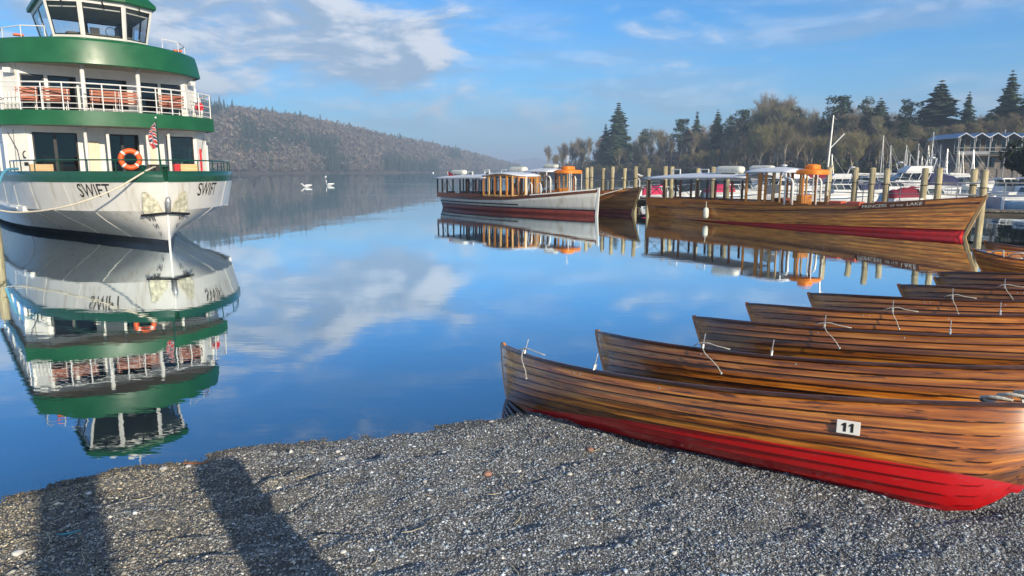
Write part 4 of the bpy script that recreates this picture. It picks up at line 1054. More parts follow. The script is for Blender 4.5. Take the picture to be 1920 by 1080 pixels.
    for i in range(9):
        z = 3.74 - i * 0.092; wd = 0.10 + 0.16 * math.sin(min(1, i / 5) * 1.5) - 0.05 * max(0, i - 6); secs.append([(-0.02 - wd * k / 8, 0.35 + 0.05 * math.sin(k * 1.7 + i * .5) * (k / 8) ** .5, z - 0.06 * k / 8 * (1 + .4 * math.sin(i))) for k in range(9)])
    MB().loft(secs).build('ensign', m, F, True)
    # bollards, winch on the foredeck
    for x in (-0.35, 0.30): MB().lathe([(0.09, 1.38), (0.07, 1.5), (0.07, 2.35), (0.11, 2.38), (0.11, 2.45), (0.05, 2.48)], 10, (x, 1.0, 0)).build('bollard', M_dgreen, F, True)
    MB().box2((0.02, 1.6, 1.38), (0.5, 2.2, 2.5)).build('windlass', M_black, F, bevel=0.05)
    return F
ferry = make_ferry()
def fl(x, y, z):
    """ferry-local point to world"""
    a = R(40); return (-10.5 + math.cos(a) * x - math.sin(a) * y, 21.2 + math.sin(a) * x + math.cos(a) * y, z)

def make_lifebuoy(loc, rz):
    b = empty('lifebuoy', loc, rz, 'orange ring lifebuoy with white bands on the rail of the big ferry', 'lifebuoy')
    Rr, rt = 0.265, 0.085; secs = []
    for i in range(28):
        a = i * 2 * math.pi / 28; secs.append([((Rr + rt * math.cos(q * .785)) * math.cos(a), rt * math.sin(q * .785), (Rr + rt * math.cos(q * .785)) * math.sin(a)) for q in range(8)])
    secs.append(secs[0]); MB().loft(secs, cyc=True).build('ring', M_ring, b, True)
    for k in range(4):
        a0 = R(45 + 90 * k); secs = []
        for i in range(4):
            a = a0 + (i - 1.5) * 0.07; r2 = rt + 0.006; secs.append([((Rr + r2 * math.cos(q * .785)) * math.cos(a), r2 * math.sin(q * .785), (Rr + r2 * math.cos(q * .785)) * math.sin(a)) for q in range(8)])
        MB().loft(secs, cyc=True).build('band', M_white, b, True)
make_lifebuoy(fl(-0.45, 2.1, 2.66), R(40 - 8))

# mooring rope from the ferry's bow to the pile at the landing stage beside it
def curve_rope(name, pts, r, mat, label, sag=0.0, n=20):
    P = [Vector(p) for p in pts]; out = []
    for i in range(len(P) - 1):
        for k in range(n):
            f = k / n; p0 = P[max(0, i - 1)]; p1 = P[i]; p2 = P[i + 1]; p3 = P[min(len(P) - 1, i + 2)]
            out.append(0.5 * ((2 * p1) + (p2 - p0) * f + (2 * p0 - 5 * p1 + 4 * p2 - p3) * f * f + (3 * p1 - p0 - 3 * p2 + p3) * f ** 3))
    out.append(P[-1])
    return tag(MB().tube(out, r, 6).build(name, mat, None, True), label, 'rope')
curve_rope('mooring_rope', [fl(-0.1, 0.55, 2.42), fl(-0.45, 0.1, 2.30), fl(-1.5, -0.15, 1.72), fl(-2.6, 0.5, 1.28), fl(-3.6, 2.0, 1.10), fl(-4.3, 3.1, 1.25)], 0.028, M_rope, 'pale mooring rope sagging from the ferry bow across its hull')
curve_rope('mooring_rope', [fl(-3.25, 4.2, 2.36), fl(-3.6, 3.7, 2.30), fl(-3.85, 3.2, 1.9), fl(-4.0, 2.9, 1.2)], 0.045, M_brope, 'thick blue rope over the ferry bulwark beside the timber pile')

def make_pile(x, y, z1, r=0.125, group=None, label='round timber mooring pile', z0=-1.8, lean=0.0, parent=None, name='timber_pile', bands=True):
    o = empty(name, (x, y, 0), random.random() * 6, label, 'post', group) if parent is None else None
    p = o or parent; rr = random.Random(int(x * 97 + y * 31)); off = (0, 0) if o else (x, y)
    path = [(off[0] + lean * f * 0.1, off[1], z0 + (z1 - z0) * f) for f in (0, .4, .8, 1)]
    q = MB().tube(path, [r * 1.05, r * 1.02, r * 0.98, r * 0.95], 9).build('pile_shaft' if o else name, M_pile, p, True)
    if o:
        MB().lathe([(r * 1.0, z1), (r * 0.9, z1 + 0.03), (r * .3, z1 + .05)], 9, (lean * .1, 0, 0)).build('pile_cap', M_pile, o)
        if bands: MB().tube([(r * 1.03 * math.cos(a * .7), r * 1.03 * math.sin(a * .7), z1 - 0.62) for a in range(9)], 0.018, 4, True).build('iron_band', M_jbeam, o)
    return q
make_pile(-15.62, 21.0, 2.15, 0.14, label='pale timber pile standing in the water beside the big ferry', lean=-.5)
make_pile(-16.6, 20.3, 2.0, 0.14, label='outer timber pile of the landing stage beside the big ferry')
# ------------------------------------------------------------------ hulls
class Hull:
    """x forward from the stern, y to port, z up. t in 0..1 along, z height"""
    def __init__(s, L, B, sheer, keel=-0.45, rake=0.55, tw=0.62, fine=2.2, sternrake=0.0, full=0.30):
        s.L, s.B, s.sheer, s.keel, s.rake, s.tw, s.fine, s.sr, s.full = L, B, sheer, keel, rake, tw, fine, sternrake, full
    def zs(s, t): return interp(s.sheer, t)
    def hb(s, t):
        if t > 0.42: return s.B * max(0.012, 1 - ((t - 0.42) / 0.58) ** s.fine)
        return s.B * (1 - (1 - s.tw) * ((0.42 - t) / 0.42) ** 2)
    def P(s, t, z, side, off=0.0):
        zs = s.zs(t); f = max(0.0, min(1.0, (z - s.keel) / (zs - s.keel)))
        p = s.full + 0.62 * max(0, (t - 0.35) / 0.65) ** 1.6 + 0.25 * max(0, (0.3 - t) / 0.3) ** 1.5
        y = s.hb(t) * f ** p + off
        x = s.L * t + s.rake * t ** 5 * max(0, z) / s.sheer[-1][1] - s.sr * (1 - t) ** 5 * max(0, z) / s.sheer[0][1]
        return Vector((x, side * y, z))

def hull_band(h, zlo, zhi, side, off0=0.0, off1=0.0, nt=22, nz=2, t0=0.0, t1=1.0):
    secs = []
    for i in range(nt + 1):
        t = t0 + (t1 - t0) * i / nt; t = 1 - (1 - t) ** 1.35 if t1 == 1.0 and t0 == 0.0 else t
        a, b = zlo(t), zhi(t); sec = [h.P(t, a + (b - a) * k / nz, side, off0 + (off1 - off0) * k / nz) for k in range(nz + 1)]
        sec += [h.P(t, b, side, off1 - 0.025), h.P(t, a, side, off0 - 0.025)]
        secs.append(sec)
    m = MB(); m.loft(secs if side > 0 else [list(reversed(q)) for q in secs], cyc=True, caps=True); return m

def canister(name, loc, rz, L, r, label, group=None, upright=False):
    c = empty(name, loc, rz, label, 'life raft', group)
    n = 12; secs = []
    for f, k in ((-.5, .55), (-.48, .82), (-.42, .97), (-.36, 1), (.36, 1), (.42, .97), (.48, .82), (.5, .55)):
        secs.append([(f * L, r * k * (1.18 * math.copysign(abs(math.cos(a)) ** .7, math.cos(a))), r * 1.1 + r * k * .86 * math.copysign(abs(math.sin(a)) ** .8, math.sin(a))) for a in [q * 2 * math.pi / n for q in range(n)]])
    MB().loft(secs, cyc=True, caps=True).build('canister_shell', M_raft, c, True)
    for f in (-.22, .22): MB().tube([(f * L, r * 1.2 * math.cos(a * .5236), r * 1.1 + r * .89 * math.sin(a * .5236)) for a in range(12)], 0.012, 4, True).build('strap', M_deckgrey, c)
    MB().box2((-.36 * L, -r * .8, 0), (-.28 * L, r * .8, r * .42)).box2((.28 * L, -r * .8, 0), (.36 * L, r * .8, r * .42)).build('cradle', M_wrail, c)
    return c

def wooden_launch(loc, rz, label, plank, bottom, name_text, cat='launch', number=None, L=14.3, cx=8.6, cl=1.1, cw=.56):
    """long varnished passenger launch: open-sided saloon aft, joinery amidships, helm with an orange canopy, long foredeck"""
    h = Hull(L, 1.22, [(0, .86), (.25, .80), (.5, .84), (.75, 1.02), (.9, 1.25), (1, 1.42)], rake=0.62, fine=2.5, tw=0.40)
    b = empty('passenger_launch', loc, rz, label, cat)
    X = lambda v: v / L
    n = 7; zb = lambda t: -0.05 + 0.31 * t
    for side in (-1, 1):
        hull_band(h, lambda t: -0.45, zb, side, nz=3).build('red_bottom', bottom, b, True)
        for k in range(n):
            a = lambda t, k=k: zb(t) + (h.zs(t) - zb(t)) * k / n + 0.004; e = lambda t, k=k: zb(t) + (h.zs(t) - zb(t)) * (k + 1) / n
            pk = hull_band(h, a, e, side, 0.046, 0.004, nz=1).build('plank', plank, b); grain_attr(pk.data, 4)
        hull_band(h, lambda t: h.zs(t) - 0.22, lambda t: h.zs(t) - 0.17, side, 0.045, 0.045, nz=1).build('rubbing_strake', M_mahog, b)
        hull_band(h, lambda t: h.zs(t) - 0.005, lambda t: h.zs(t) + 0.03, side, 0.03, 0.03, nz=1).build('gunwale', M_mahog, b)
    MB().prism([tuple(h.P(0, z, 1)[1:]) for z in (-.4, -.1, .2, .5, .85)] + [tuple(h.P(0, z, -1)[1:]) for z in (.85, .5, .2, -.1, -.4)], -0.03, 0.03).build('transom', M_mahog, b).matrix_local = Matrix(((0, 0, 1, 0), (1, 0, 0, 0), (0, 1, 0, 0), (0, 0, 0, 1)))
    MB().bar(h.P(1, -0.3, 1) * 1 + Vector((0.02, 0, 0)), h.P(1, h.zs(1) + .06, 1) + Vector((0.02, 0, 0)), 0.06, 0.10).build('stem_post', M_pine, b)
    # decks
    def deck(t0, t1, dz, mat, nm):
        pts = [(h.P(t0 + (t1 - t0) * i / 10, h.zs(t0 + (t1 - t0) * i / 10) + dz, 1)) for i in range(11)]
        MB().loft([[(p.x, -max(0.005, p.y - .03), p.z), (p.x, 0, p.z + 0.05), (p.x, max(0.005, p.y - .03), p.z)] for p in pts]).build(nm, mat, b)
    deck(0.0, X(9.3), -0.40, M_jbeam, 'cabin_sole'); deck(X(9.3), 0.985, -0.03, M_mahog, 'foredeck')
    # saloon: coaming, posts, glazing, roof
    z0 = 0.86; zr = 1.86; hw = 1.0
    for s in (-1, 1):
        MB().box2((0.45, s * hw - .03, z0 - .25), (9.1, s * hw + .03, z0 + 0.14)).build('coaming', M_mahog if plank is M_launchd else M_teakside, b)
        for k, x in enumerate((0.55, 1.55, 2.55, 3.55, 4.55, 5.45)):
            MB().box2((x - .04, s * hw - .04, z0 + .14), (x + .04, s * hw + .04, zr)).build('post', M_mahog, b)
            if k in (2, 3, 4): MB().box2((x + .05, s * hw - .006, z0 + .14), (x + .88, s * hw + .006, zr - .02)).build('pane', M_glassc, b)
        m = MB(); m.bar((0.58, s * hw, zr - .1), (1.52, s * hw, z0 + .2), 0.02).bar((0.58, s * hw, z0 + .2), (1.52, s * hw, zr - .1), 0.02); m.build('cross_brace', M_black, b)
    secs = []
    for i in range(13):
        x = 0.30 + (6.15 - 0.30) * i / 12; e = 0.10 * math.sin(math.pi * i / 12); zz = zr + 0.02 + 0.10 * i / 12
        secs.append([(x, -1.12, zz), (x, -1.14, zz + .07), (x, -.7, zz + .13 + e * .5), (x, 0, zz + .17 + e), (x, .7, zz + .13 + e * .5), (x, 1.14, zz + .07), (x, 1.12, zz), (x, 0, zz + .02)])
    MB().loft(secs, cyc=True, caps=True).build('saloon_roof', M_roofw, b, True)
    for x in (1.2, 2.9):
        m = MB(); m.bar((x, 0, 2.1), (x, 0, 2.36), 0.05).bar((x, 0, 2.36), (x + .45, 0, 2.36), 0.05).bar((x + .45, 0, 2.36), (x + .45, 0, 2.1), 0.05); m.build('roof_hoop', M_white, b)
    for s in (-1, 1):
        for x in (1.2, 2.6, 4.0, 5.2): MB().box2((x, s * .55 - .22, .5), (x + .42, s * .55 + .22, .98)).build('saloon_seat', M_mahog, b, bevel=0.03)
    # raised roof over the joinery amidships
    secs = []
    for i in range(9):
        x = 6.05 + (8.15 - 6.05) * i / 8; e = 0.09 * math.sin(math.pi * i / 8)
        secs.append([(x, -1.06, 2.22), (x, -1.06, 2.27), (x, -.6, 2.34 + e), (x, 0, 2.37 + e), (x, .6, 2.34 + e), (x, 1.06, 2.27), (x, 1.06, 2.22)])
    MB().loft(secs, cyc=True, caps=True).build('raised_roof', M_roofw, b, True)
    for s in (-1, 1):
        for x, mm, w in ((6.12, M_teak, .09), (6.75, M_teak, .16), (7.05, M_teak, .10), (7.45, M_pine, .08), (7.75, M_pine, .05)):
            MB().box2((x, s * .98 - .035, z0 + .1), (x + w, s * .98 + .035, 2.22)).build('joinery_post', mm, b)
        MB().box2((6.12, s * .97 - .02, z0 + .05), (7.7, s * .97 + .02, z0 + .16)).build('door_sill', M_teak, b)
        MB().tube([(8.05, s * 1.03, .88), (8.05, s * 1.03, 2.24)], 0.035, 6).build('white_stanchion', M_white, b)
        MB().tube([(8.40, s * 1.05, .88), (8.40, s * 1.05, 1.82), (8.33, s * 1.05, 1.95), (8.10, s * 1.05, 2.02)], 0.045, 6).build('grab_rail', M_white, b, True)
    MB().box2((7.0, -.35, .5), (7.5, .35, 1.15)).build('engine_box', M_mahog, b, bevel=0.03); MB().box2((6.5, -.1, 1.3), (6.9, .35, 1.7)).build('notice_board', M_white, b)
    MB().box2((cx - .35, -cw * .9, z0 - .1), (cx - .05, cw * .3, 1.32)).build('helm_seat', M_teak, b, bevel=0.02)
    # helm canopy
    def pill(x0, x1, w, za, zc, nm, r):
        pts = []
        for k in range(20):
            a = k * 2 * math.pi / 20; pts.append(((x0 + x1) / 2 + (x1 - x0) / 2 * math.copysign(abs(math.cos(a)) ** .55, math.cos(a)), w * math.copysign(abs(math.sin(a)) ** .55, math.sin(a))))
        cx = (x0 + x1) / 2; sc = lambda k: [((p[0] - cx) * k + cx, p[1] * k) for p in pts]
        m = MB(); secs = [[(p[0], p[1], z) for p in sc(k)] for k, z in ((.98, za), (1.0, za + .02), (.985, zc - r * 1.4), (.94, zc - r * .4), (.86, zc), (.4, zc + .03))]
        m.loft(secs, cyc=True, caps=True); m.build(nm, M_orange, b, 'edges')
    pill(cx - cl / 2, cx + cl / 2, cw, 2.14, 2.34, 'helm_canopy', .05); pill(cx - cl * .25, cx + cl * .22, cw * .5, 2.33, 2.54, 'canopy_crown', .04)
    for x, y, mm, w in ((cx - cl * .1, -cw * .85, M_teak, .045), (cx + cl * .42, -cw * .72, M_white, .022), (cx - cl * .1, cw * .85, M_teak, .045), (cx + cl * .42, cw * .72, M_white, .022)):
        MB().tube([(x, y, .85), (x, y, 2.16)], w, 6).build('canopy_post', mm, b)
    MB().tube([(9.3, .0, .9), (9.3, 0, 1.3)], .03, 5).tube([(9.3 , .2 * math.cos(a * .524), 1.3 + .2 * math.sin(a * .524)) for a in range(12)], .014, 4, True).build('wheel', M_mahog, b)
    # foredeck fittings
    for x in (9.9, 10.62): MB().box2((x, -.95, .98), (x + .52, -.55, 1.14)).build('cushion', M_cushion, b, bevel=0.03)
    MB().box2((11.5, -.62, 1.12), (12.1, -.5, 1.16)).build('cushion', M_cushion, b, bevel=0.01)
    MB().tube([(12.9, 0, 1.12), (12.9, 0, 1.32)], .05, 7).tube([(12.9, -.15, 1.27), (12.9, .15, 1.27)], .03, 6).build('samson_post', M_white, b)
    # name board near the bow, on the starboard side
    if name_text:
        def onb(u, v, off):
            t = X(11.05 + u); zz = h.zs(t) - 0.205 + v; p = h.P(t, zz, -1, off); return p
        hb = MB(); secs = []
        for i in range(13):
            u = -0.08 + 1.96 * i / 12; secs.append([onb(u, 0.02, .05), onb(u, 0.185, .05), onb(u, .185, .0), onb(u, .02, .0)])
        hb.loft(list(reversed(secs)), cyc=True, caps=True).build('name_board', M_mahog, b)
        total = sum(text_geo(w)[2] * k for w, k in name_text); gap = .10; u0 = 0.03
        sxx = (1.78 - gap * (len(name_text) - 1)) / total / 0.11
        for w, k in name_text:
            wid = text_geo(w)[2] * k * .11 * sxx
            text_obj('name_lettering', w, M_wink, lambda u, v, u0=u0: onb(u0 + u, 0.05 + v, .056), b, .11 * k, sxx); u0 += wid + gap
    if number:
        def onn(u, v): t = X(0.25 + u); return h.P(t, .43 + v, -1, .03)
        text_obj('registration_number', number, M_wink, onn, b, .10, 1.15)
    return b, h

pr_a = math.atan2(24.04 - 35.85, 15.97 - 7.28)
princess, hp = wooden_launch((7.28, 35.85, 0), pr_a, 'varnished wooden passenger launch with orange helm canopy and PRINCESS OF THE LAKE on its bow', M_launch, M_redbright, (('PRINCESS', 1.0), ('OF THE', .62), ('LAKE', 1.0)), number='5319')
def lw(o, p):
    a = o.rotation_euler[2]; c, s = math.cos(a), math.sin(a); return (o.location[0] + c * p[0] - s * p[1], o.location[1] + s * p[0] + c * p[1], p[2])
canister('life_raft', lw(princess, (4.75, -.25, 2.12)), pr_a, 1.35, .20, 'white life raft canister on the saloon roof of the launch PRINCESS OF THE LAKE')
canister('life_raft', lw(princess, (5.85, .55, 2.22)), pr_a, 1.15, .16, 'smaller flat white raft canister behind the larger one on the launch PRINCESS OF THE LAKE')
f = empty('fender', lw(princess, (4.35, -1.32, 0)), 0, 'white cylindrical fender hanging from the side of the launch PRINCESS OF THE LAKE', 'fender')
MB().lathe([(0.03, .16), (.09, .19), (.125, .26), (.125, .56), (.09, .63), (.03, .67)], 12).build('fender_body', M_raft, f, True); MB().tube([(0, 0, .66), (0.02, .08, .88), (0.02, .16, .92)], .016, 5).build('lanyard', M_wrope, f)

wa = math.atan2(35.4 - 44.9, 4.3 + 4.2)
nrm = Vector((.745, .667))
brown, hb2 = wooden_launch((-2.6, 47.3, 0), wa, 'dark brown wooden passenger launch with orange helm canopy moored behind the white launch', M_launchd, M_redoxide, None, L=13.4, cx=8.8, cl=1.35, cw=.72)
canister('life_raft', lw(brown, (4.5, 0, 2.12)), wa, 1.35, .22, 'white life raft canister on the roof of the dark brown launch')
canister('life_raft', lw(brown, (7.2, .2, 2.42)), wa, 1.0, .14, 'flat white raft canister on the raised roof of the dark brown launch')
m = MB().tube([lw(brown, (8.75, 0, 2.7)), lw(brown, (8.75, 0, 3.05))], .02, 5).tube([lw(brown, (8.75, -.12, 3.15)), lw(brown, (8.75, 0, 3.02)), lw(brown, (8.75, .12, 3.15))], .02, 5)
me = m.build('forked_mast_light', M_white); tag(me, 'small white forked mast light on the canopy of the dark brown launch', 'mast light')
me.parent = None

def white_launch():
    L = 12.7; h = Hull(L, 1.25, [(0, .80), (.3, .76), (.55, .84), (.8, 1.10), (1, 1.36)], rake=0.10, fine=2.4, tw=.42)
    b = empty('passenger_launch', (-4.2, 44.9, 0), wa, 'white hulled passenger launch with long glazed saloon and curved timber deckhouse', 'launch')
    zb = lambda t: 0.27 + .02 * t
    for s in (-1, 1):
        hull_band(h, lambda t: -.45, zb, s, nz=3).build('red_oxide_bottom', M_redoxide, b, True)
        hull_band(h, zb, lambda t: h.zs(t) - 0.14, s, .006, .006, nz=4, nt=30).build('white_topside', M_hullwhite, b, True)
        hull_band(h, lambda t: h.zs(t) - .14, lambda t: h.zs(t) + .02, s, .025, .025, nz=1).build('sheer_strake', M_mahog, b)
        hull_band(h, lambda t: zb(t) - .005, lambda t: zb(t) + .03, s, .02, .02, nz=1).build('boot_line', M_black, b)
        m = MB(); secs = []
        for i in range(13):
            t = 0.0 + .62 * i / 12; z = .40 + .05 * t; secs.append([h.P(t, z, s, .0), h.P(t, z, s, .06), h.P(t, z + .06, s, .06), h.P(t, z + .06, s, 0)])
        m.loft(secs if s > 0 else [list(reversed(q)) for q in secs], cyc=True, caps=True).build('rubbing_strake', M_black, b)
        hull_band(h, lambda t: h.zs(t) - .01, lambda t: h.zs(t) + .05, s, .035, .035, nz=1, t0=.70, t1=.995).build('white_capping', M_white, b)
    MB().prism([tuple(h.P(0, z, 1)[1:]) for z in (-.4, -.1, .2, .5, .79)] + [tuple(h.P(0, z, -1)[1:]) for z in (.79, .5, .2, -.1, -.4)], -0.03, 0.03).build('transom', M_hullwhite, b).matrix_local = Matrix(((0, 0, 1, 0), (1, 0, 0, 0), (0, 1, 0, 0), (0, 0, 0, 1)))
    MB().bar(h.P(1, -.3, 1) + Vector((.03, 0, 0)), h.P(1, 1.46, 1) + Vector((.03, 0, 0)), .07, .14).build('stem_post', M_white, b)
    pts = [h.P(i / 20 * .985, h.zs(i / 20 * .985) - .06, 1) for i in range(21)]
    MB().loft([[(p.x, -max(.005, p.y - .03), p.z), (p.x, 0, p.z + .05), (p.x, max(.005, p.y - .03), p.z)] for p in pts]).build('deck', M_jbeam, b)
    z0 = .80
    for s in (-1, 1):
        MB().box2((.4, s * 1.02 - .03, z0 - .1), (5.0, s * 1.02 + .03, z0 + .17)).build('coaming', M_mahog, b)
        for k, x in enumerate((.45, .95, 1.45, 2.05, 2.75, 3.35, 3.6, 4.2, 4.75)):
            MB().box2((x - .035, s * 1.02 - .035, z0 + .17), (x + .035, s * 1.02 + .035, 1.80)).build('post', M_black, b)
            if k > 2: MB().box2((x + .04, s * 1.02 - .005, z0 + .17), (x + .52, s * 1.02 + .005, 1.79)).build('pane', M_glassc, b)
        m = MB(); m.bar((.97, s * 1.02, z0 + .2), (1.43, s * 1.02, 1.75), .018).bar((.97, s * 1.02, 1.75), (1.43, s * 1.02, z0 + .2), .018).bar((1.47, s * 1.02, 1.75), (2.0, s * 1.02, z0 + .2), .018); m.build('cross_brace', M_black, b)
        for x in (1.0, 2.4, 3.6): MB().box2((x, s * .55 - .2, .6), (x + .4, s * .55 + .2, 1.05)).build('saloon_seat', M_mahog, b, bevel=0.03)
    secs = []
    for i in range(11):
        x = .15 + 5.1 * i / 10; zz = 1.80 + .07 * i / 10; e = .07 * math.sin(math.pi * i / 10)
        secs.append([(x, -1.12, zz), (x, -1.14, zz + .07), (x, -.6, zz + .13 + e), (x, 0, zz + .16 + e), (x, .6, zz + .13 + e), (x, 1.14, zz + .07), (x, 1.12, zz), (x, 0, zz + .02)])
    MB().loft(secs, cyc=True, caps=True).build('saloon_roof', M_roofw, b, True)
    for x in (2.6, 4.2):
        MB().box2((x, -.25, 2.02), (x + .4, -.20, 2.26)).build('roof_board', M_white, b); MB().box2((x + .09, -.262, 2.07), (x + .31, -.25, 2.20)).build('board_print', M_darkint, b)
    # timber deckhouse: front curves round in plan, roof in elevation
    n = 18; sh = [(5.0, -1.04), (5.5, -1.05), (6.0, -1.05), (6.5, -1.05), (7.0, -1.02), (7.4, -.93), (7.7, -.74), (7.88, -.42), (7.92, 0)]
    sh = sh + [(x, -y) for x, y in reversed(sh[:-1])]
    rz_ = lambda x: 1.98 + .14 * math.sin(max(0, min(1, (x - 5) / 2.95)) * math.pi)
    base = MB().loft([[(x, y, z0 - .12), (x, y, z0 + .06)] for x, y in sh]); base.build('deckhouse_sill', M_teak, b)
    for i, (x, y) in enumerate(sh):
        MB().box((x, y, (z0 + .06 + rz_(x)) / 2), (.10, .09, rz_(x) - z0 - .06), rz=0 if abs(y) > 1 else math.atan2(y, x - 6.6)).build('deckhouse_post', M_pine if i % 2 else M_teak, b)
        if i + 1 < len(sh):
            x2, y2 = sh[i + 1]; m = MB(); q = [(x, y, z0 + .06), (x2, y2, z0 + .06), (x2, y2, rz_(x2) - .08), (x, y, rz_(x) - .08)]; m.add(q, [(0, 1, 2, 3)]); m.build('pane', M_glassc, b)
            m = MB(); m.bar((x, y, rz_(x) - .05), (x2, y2, rz_(x2) - .05), .07, .10); m.build('head_rail', M_teak, b)
            m = MB(); m.bar((x, y, z0 + .12), (x2, y2, z0 + .12), .06, .10); m.build('bottom_rail', M_pine, b)
    secs = []
    for i in range(13):
        f = i / 12; x = 4.95 + 3.12 * f; w = interp([(0, 1.14), (.6, 1.14), (.8, 1.02), (.92, .78), (1, .35)], f); zz = rz_(x)
        secs.append([(x, -w, zz), (x, -w, zz + .05), (x, -w * .5, zz + .10), (x, 0, zz + .12), (x, w * .5, zz + .10), (x, w, zz + .05), (x, w, zz)])
    MB().loft(secs, cyc=True, caps=True).build('deckhouse_roof', M_roofw, b, True)
    MB().lathe([(0.05, 0), (0.11, .03), (.11, .10), (.05, .13)], 10, (6.4, -.6, 1.62), 'Y').build('clock', M_white, b); MB().box2((6.36, -.2, .7), (6.44, .2, 1.6)).build('helm_pedestal', M_mahog, b)
    for x in (8.6, 9.3):
        MB().tube([(x - .25, -.8, .9), (x, -.8, 1.6), (x + .12, -.8, 1.66), (x + .2, -.8, 1.55), (x + .2, -.8, .9)], .035, 6).build('grab_rail', M_white, b, True)
    MB().tube([(8.45, -.85, .9), (8.45, -.85, 1.98)], .03, 6).build('white_stanchion', M_white, b)
    MB().box2((8.2, -.5, .8), (8.9, .6, 1.1)).build('hatch', M_mahog, b, bevel=.02)
    # ensign staff at the stern
    MB().tube([(.25, 0, 1.9), (.12, 0, 2.25)], .015, 5).build('ensign_staff', M_white, b)
    secs = [[(.15 + .75 * k / 6, .04 * math.sin(k * 1.5 + i), 2.24 - .28 * i / 3 - .16 * k / 6) for k in range(7)] for i in range(4)]
    MB().loft(secs).build('ensign', M_redflag, b, True)
    return b
wl = white_launch()
canister('life_raft', lw(wl, (1.15, .15, 2.02)), wa, 1.30, .17, 'white life raft canister at the stern end of the roof of the white launch')
curve_rope('mooring_rope', [lw(brown, (13.2, -.45, 1.35)), lw(brown, (11.9, -1.1, .96)), lw(brown, (10.8, -1.4, .95)), lw(wl, (12.5, .35, 1.30))], .03, M_wrope, 'white mooring rope looped from the dark brown launch bow to the white launch')

# ------------------------------------------------------------------ jetties
def jetty(name, a, bb, w, zd, label, posts=True, rail_side=None):
    """plank deck on beams; a-bb is the centre line"""
    A_ = Vector((*a, 0)); B_ = Vector((*bb, 0)); d = B_ - A_; L = d.length; an = math.atan2(d.y, d.x)
    j = empty(name, (a[0], a[1], 0), an, label, 'jetty')
    for s in (-1, 1): MB().box2((0, s * w * .42 - .06, zd - .30), (L, s * w * .42 + .06, zd - .05)).build('beam', M_jbeam, j)
    bm = None; nb = int(L / .19)
    for k in range(nb):
        if bm is None:
            bm = newmesh('board', MB().box((0, 0, 0), (.165, w, .045)).v, MB().box((0, 0, 0), (.165, w, .045)).f)
        o = link('board', bm, M_jboard, j); o.location = (.1 + k * .19, 0, zd - .025)
    for k in range(int(L / 2.4) + 1):
        x = min(L - .1, .1 + k * 2.4)
        for s in (-1, 1): MB().tube([(x, s * w * .34, -1.7), (x, s * w * .34, zd - .05)], .09, 7).build('leg', M_jbeam, j)
        MB().box2((x - .06, -w * .45, zd - .55), (x + .06, w * .45, zd - .36)).build('cross_beam', M_jbeam, j)
    if rail_side:
        s = rail_side; r = MB()
        for z in (zd + .55, zd + 1.02): r.tube([(0, s * w * .46, z), (L, s * w * .46, z)], .022, 5)
        r.build('handrail', M_alloy, j)
        for k in range(int(L / 1.6) + 1): MB().tube([(k * 1.6, s * w * .46, zd), (k * 1.6, s * w * .46, zd + 1.02)], .02, 5).build('rail_post', M_alloy, j)
    return j
jetty('jetty', (7.6, 41.2), (17.9, 27.2), 1.35, .78, 'weathered plank jetty running alongside the launch PRINCESS OF THE LAKE', rail_side=1)
jetty('jetty', (17.7, 27.7), (31.0, 20.8), 1.6, .80, 'plank jetty with dark beams running from the PRINCESS OF THE LAKE bow to the shore', rail_side=1)
jetty('jetty', (2.2, 45.6), (7.9, 39.2), 1.2, .70, 'short jetty with timber piles behind the dark brown launch', rail_side=1)
g1 = 'timber piles along the jetty of the launch PRINCESS OF THE LAKE'
random.seed(3)
ORDS = ['first', 'second', 'third', 'fourth', 'fifth', 'sixth', 'seventh']
for k, (x, y, z) in enumerate(((17.3, 25.7, 2.3), (16.05, 27.3, 2.36), (14.85, 28.93, 2.38), (13.72, 30.4, 2.42), (10.1, 35.3, 2.45), (8.27, 37.9, 2.5))): make_pile(x, y, z, .125, g1, 'pale timber pile between launch and jetty, %s from the PRINCESS OF THE LAKE bow' % ORDS[k])
for k, (x, y, z) in enumerate(((18.62, 28.3, 2.34), (17.42, 28.64, 2.38), (16.19, 30.32, 2.35), (15.37, 31.43, 2.4), (11.33, 36.9, 2.5), (10.2, 38.5, 2.4), (9.09, 39.94, 2.5))): make_pile(x, y, z, .13, g1, 'timber pile on the marina side of the long jetty, %s from the shore end' % ORDS[k])
g2 = 'timber piles behind the dark brown launch'
for k, (x, y, z) in enumerate(((7.55, 38.75, 2.4), (6.92, 39.32, 2.5), (6.41, 39.89, 2.4), (5.81, 40.56, 2.5), (5.35, 41.08, 2.4), (4.49, 42.04, 2.45), (4.97, 44.0, 2.5))): make_pile(x, y, z, .12, g2, 'pale timber pile behind the dark brown launch, %s from its bow' % ORDS[k])
# lamp hoop posts on the short jetty
for x, y in ((6.6, 40.8), (7.3, 40.1)):
    p = MB().tube([(x, y, .7), (x, y, 1.75), (x - .06, y, 1.85), (x - .22, y, 1.88)], .03, 6).build('rail_hook_post', M_white); tag(p, 'thin white hooked post on the short jetty behind the dark brown launch', 'post', 'white hooked posts on the short jetty')
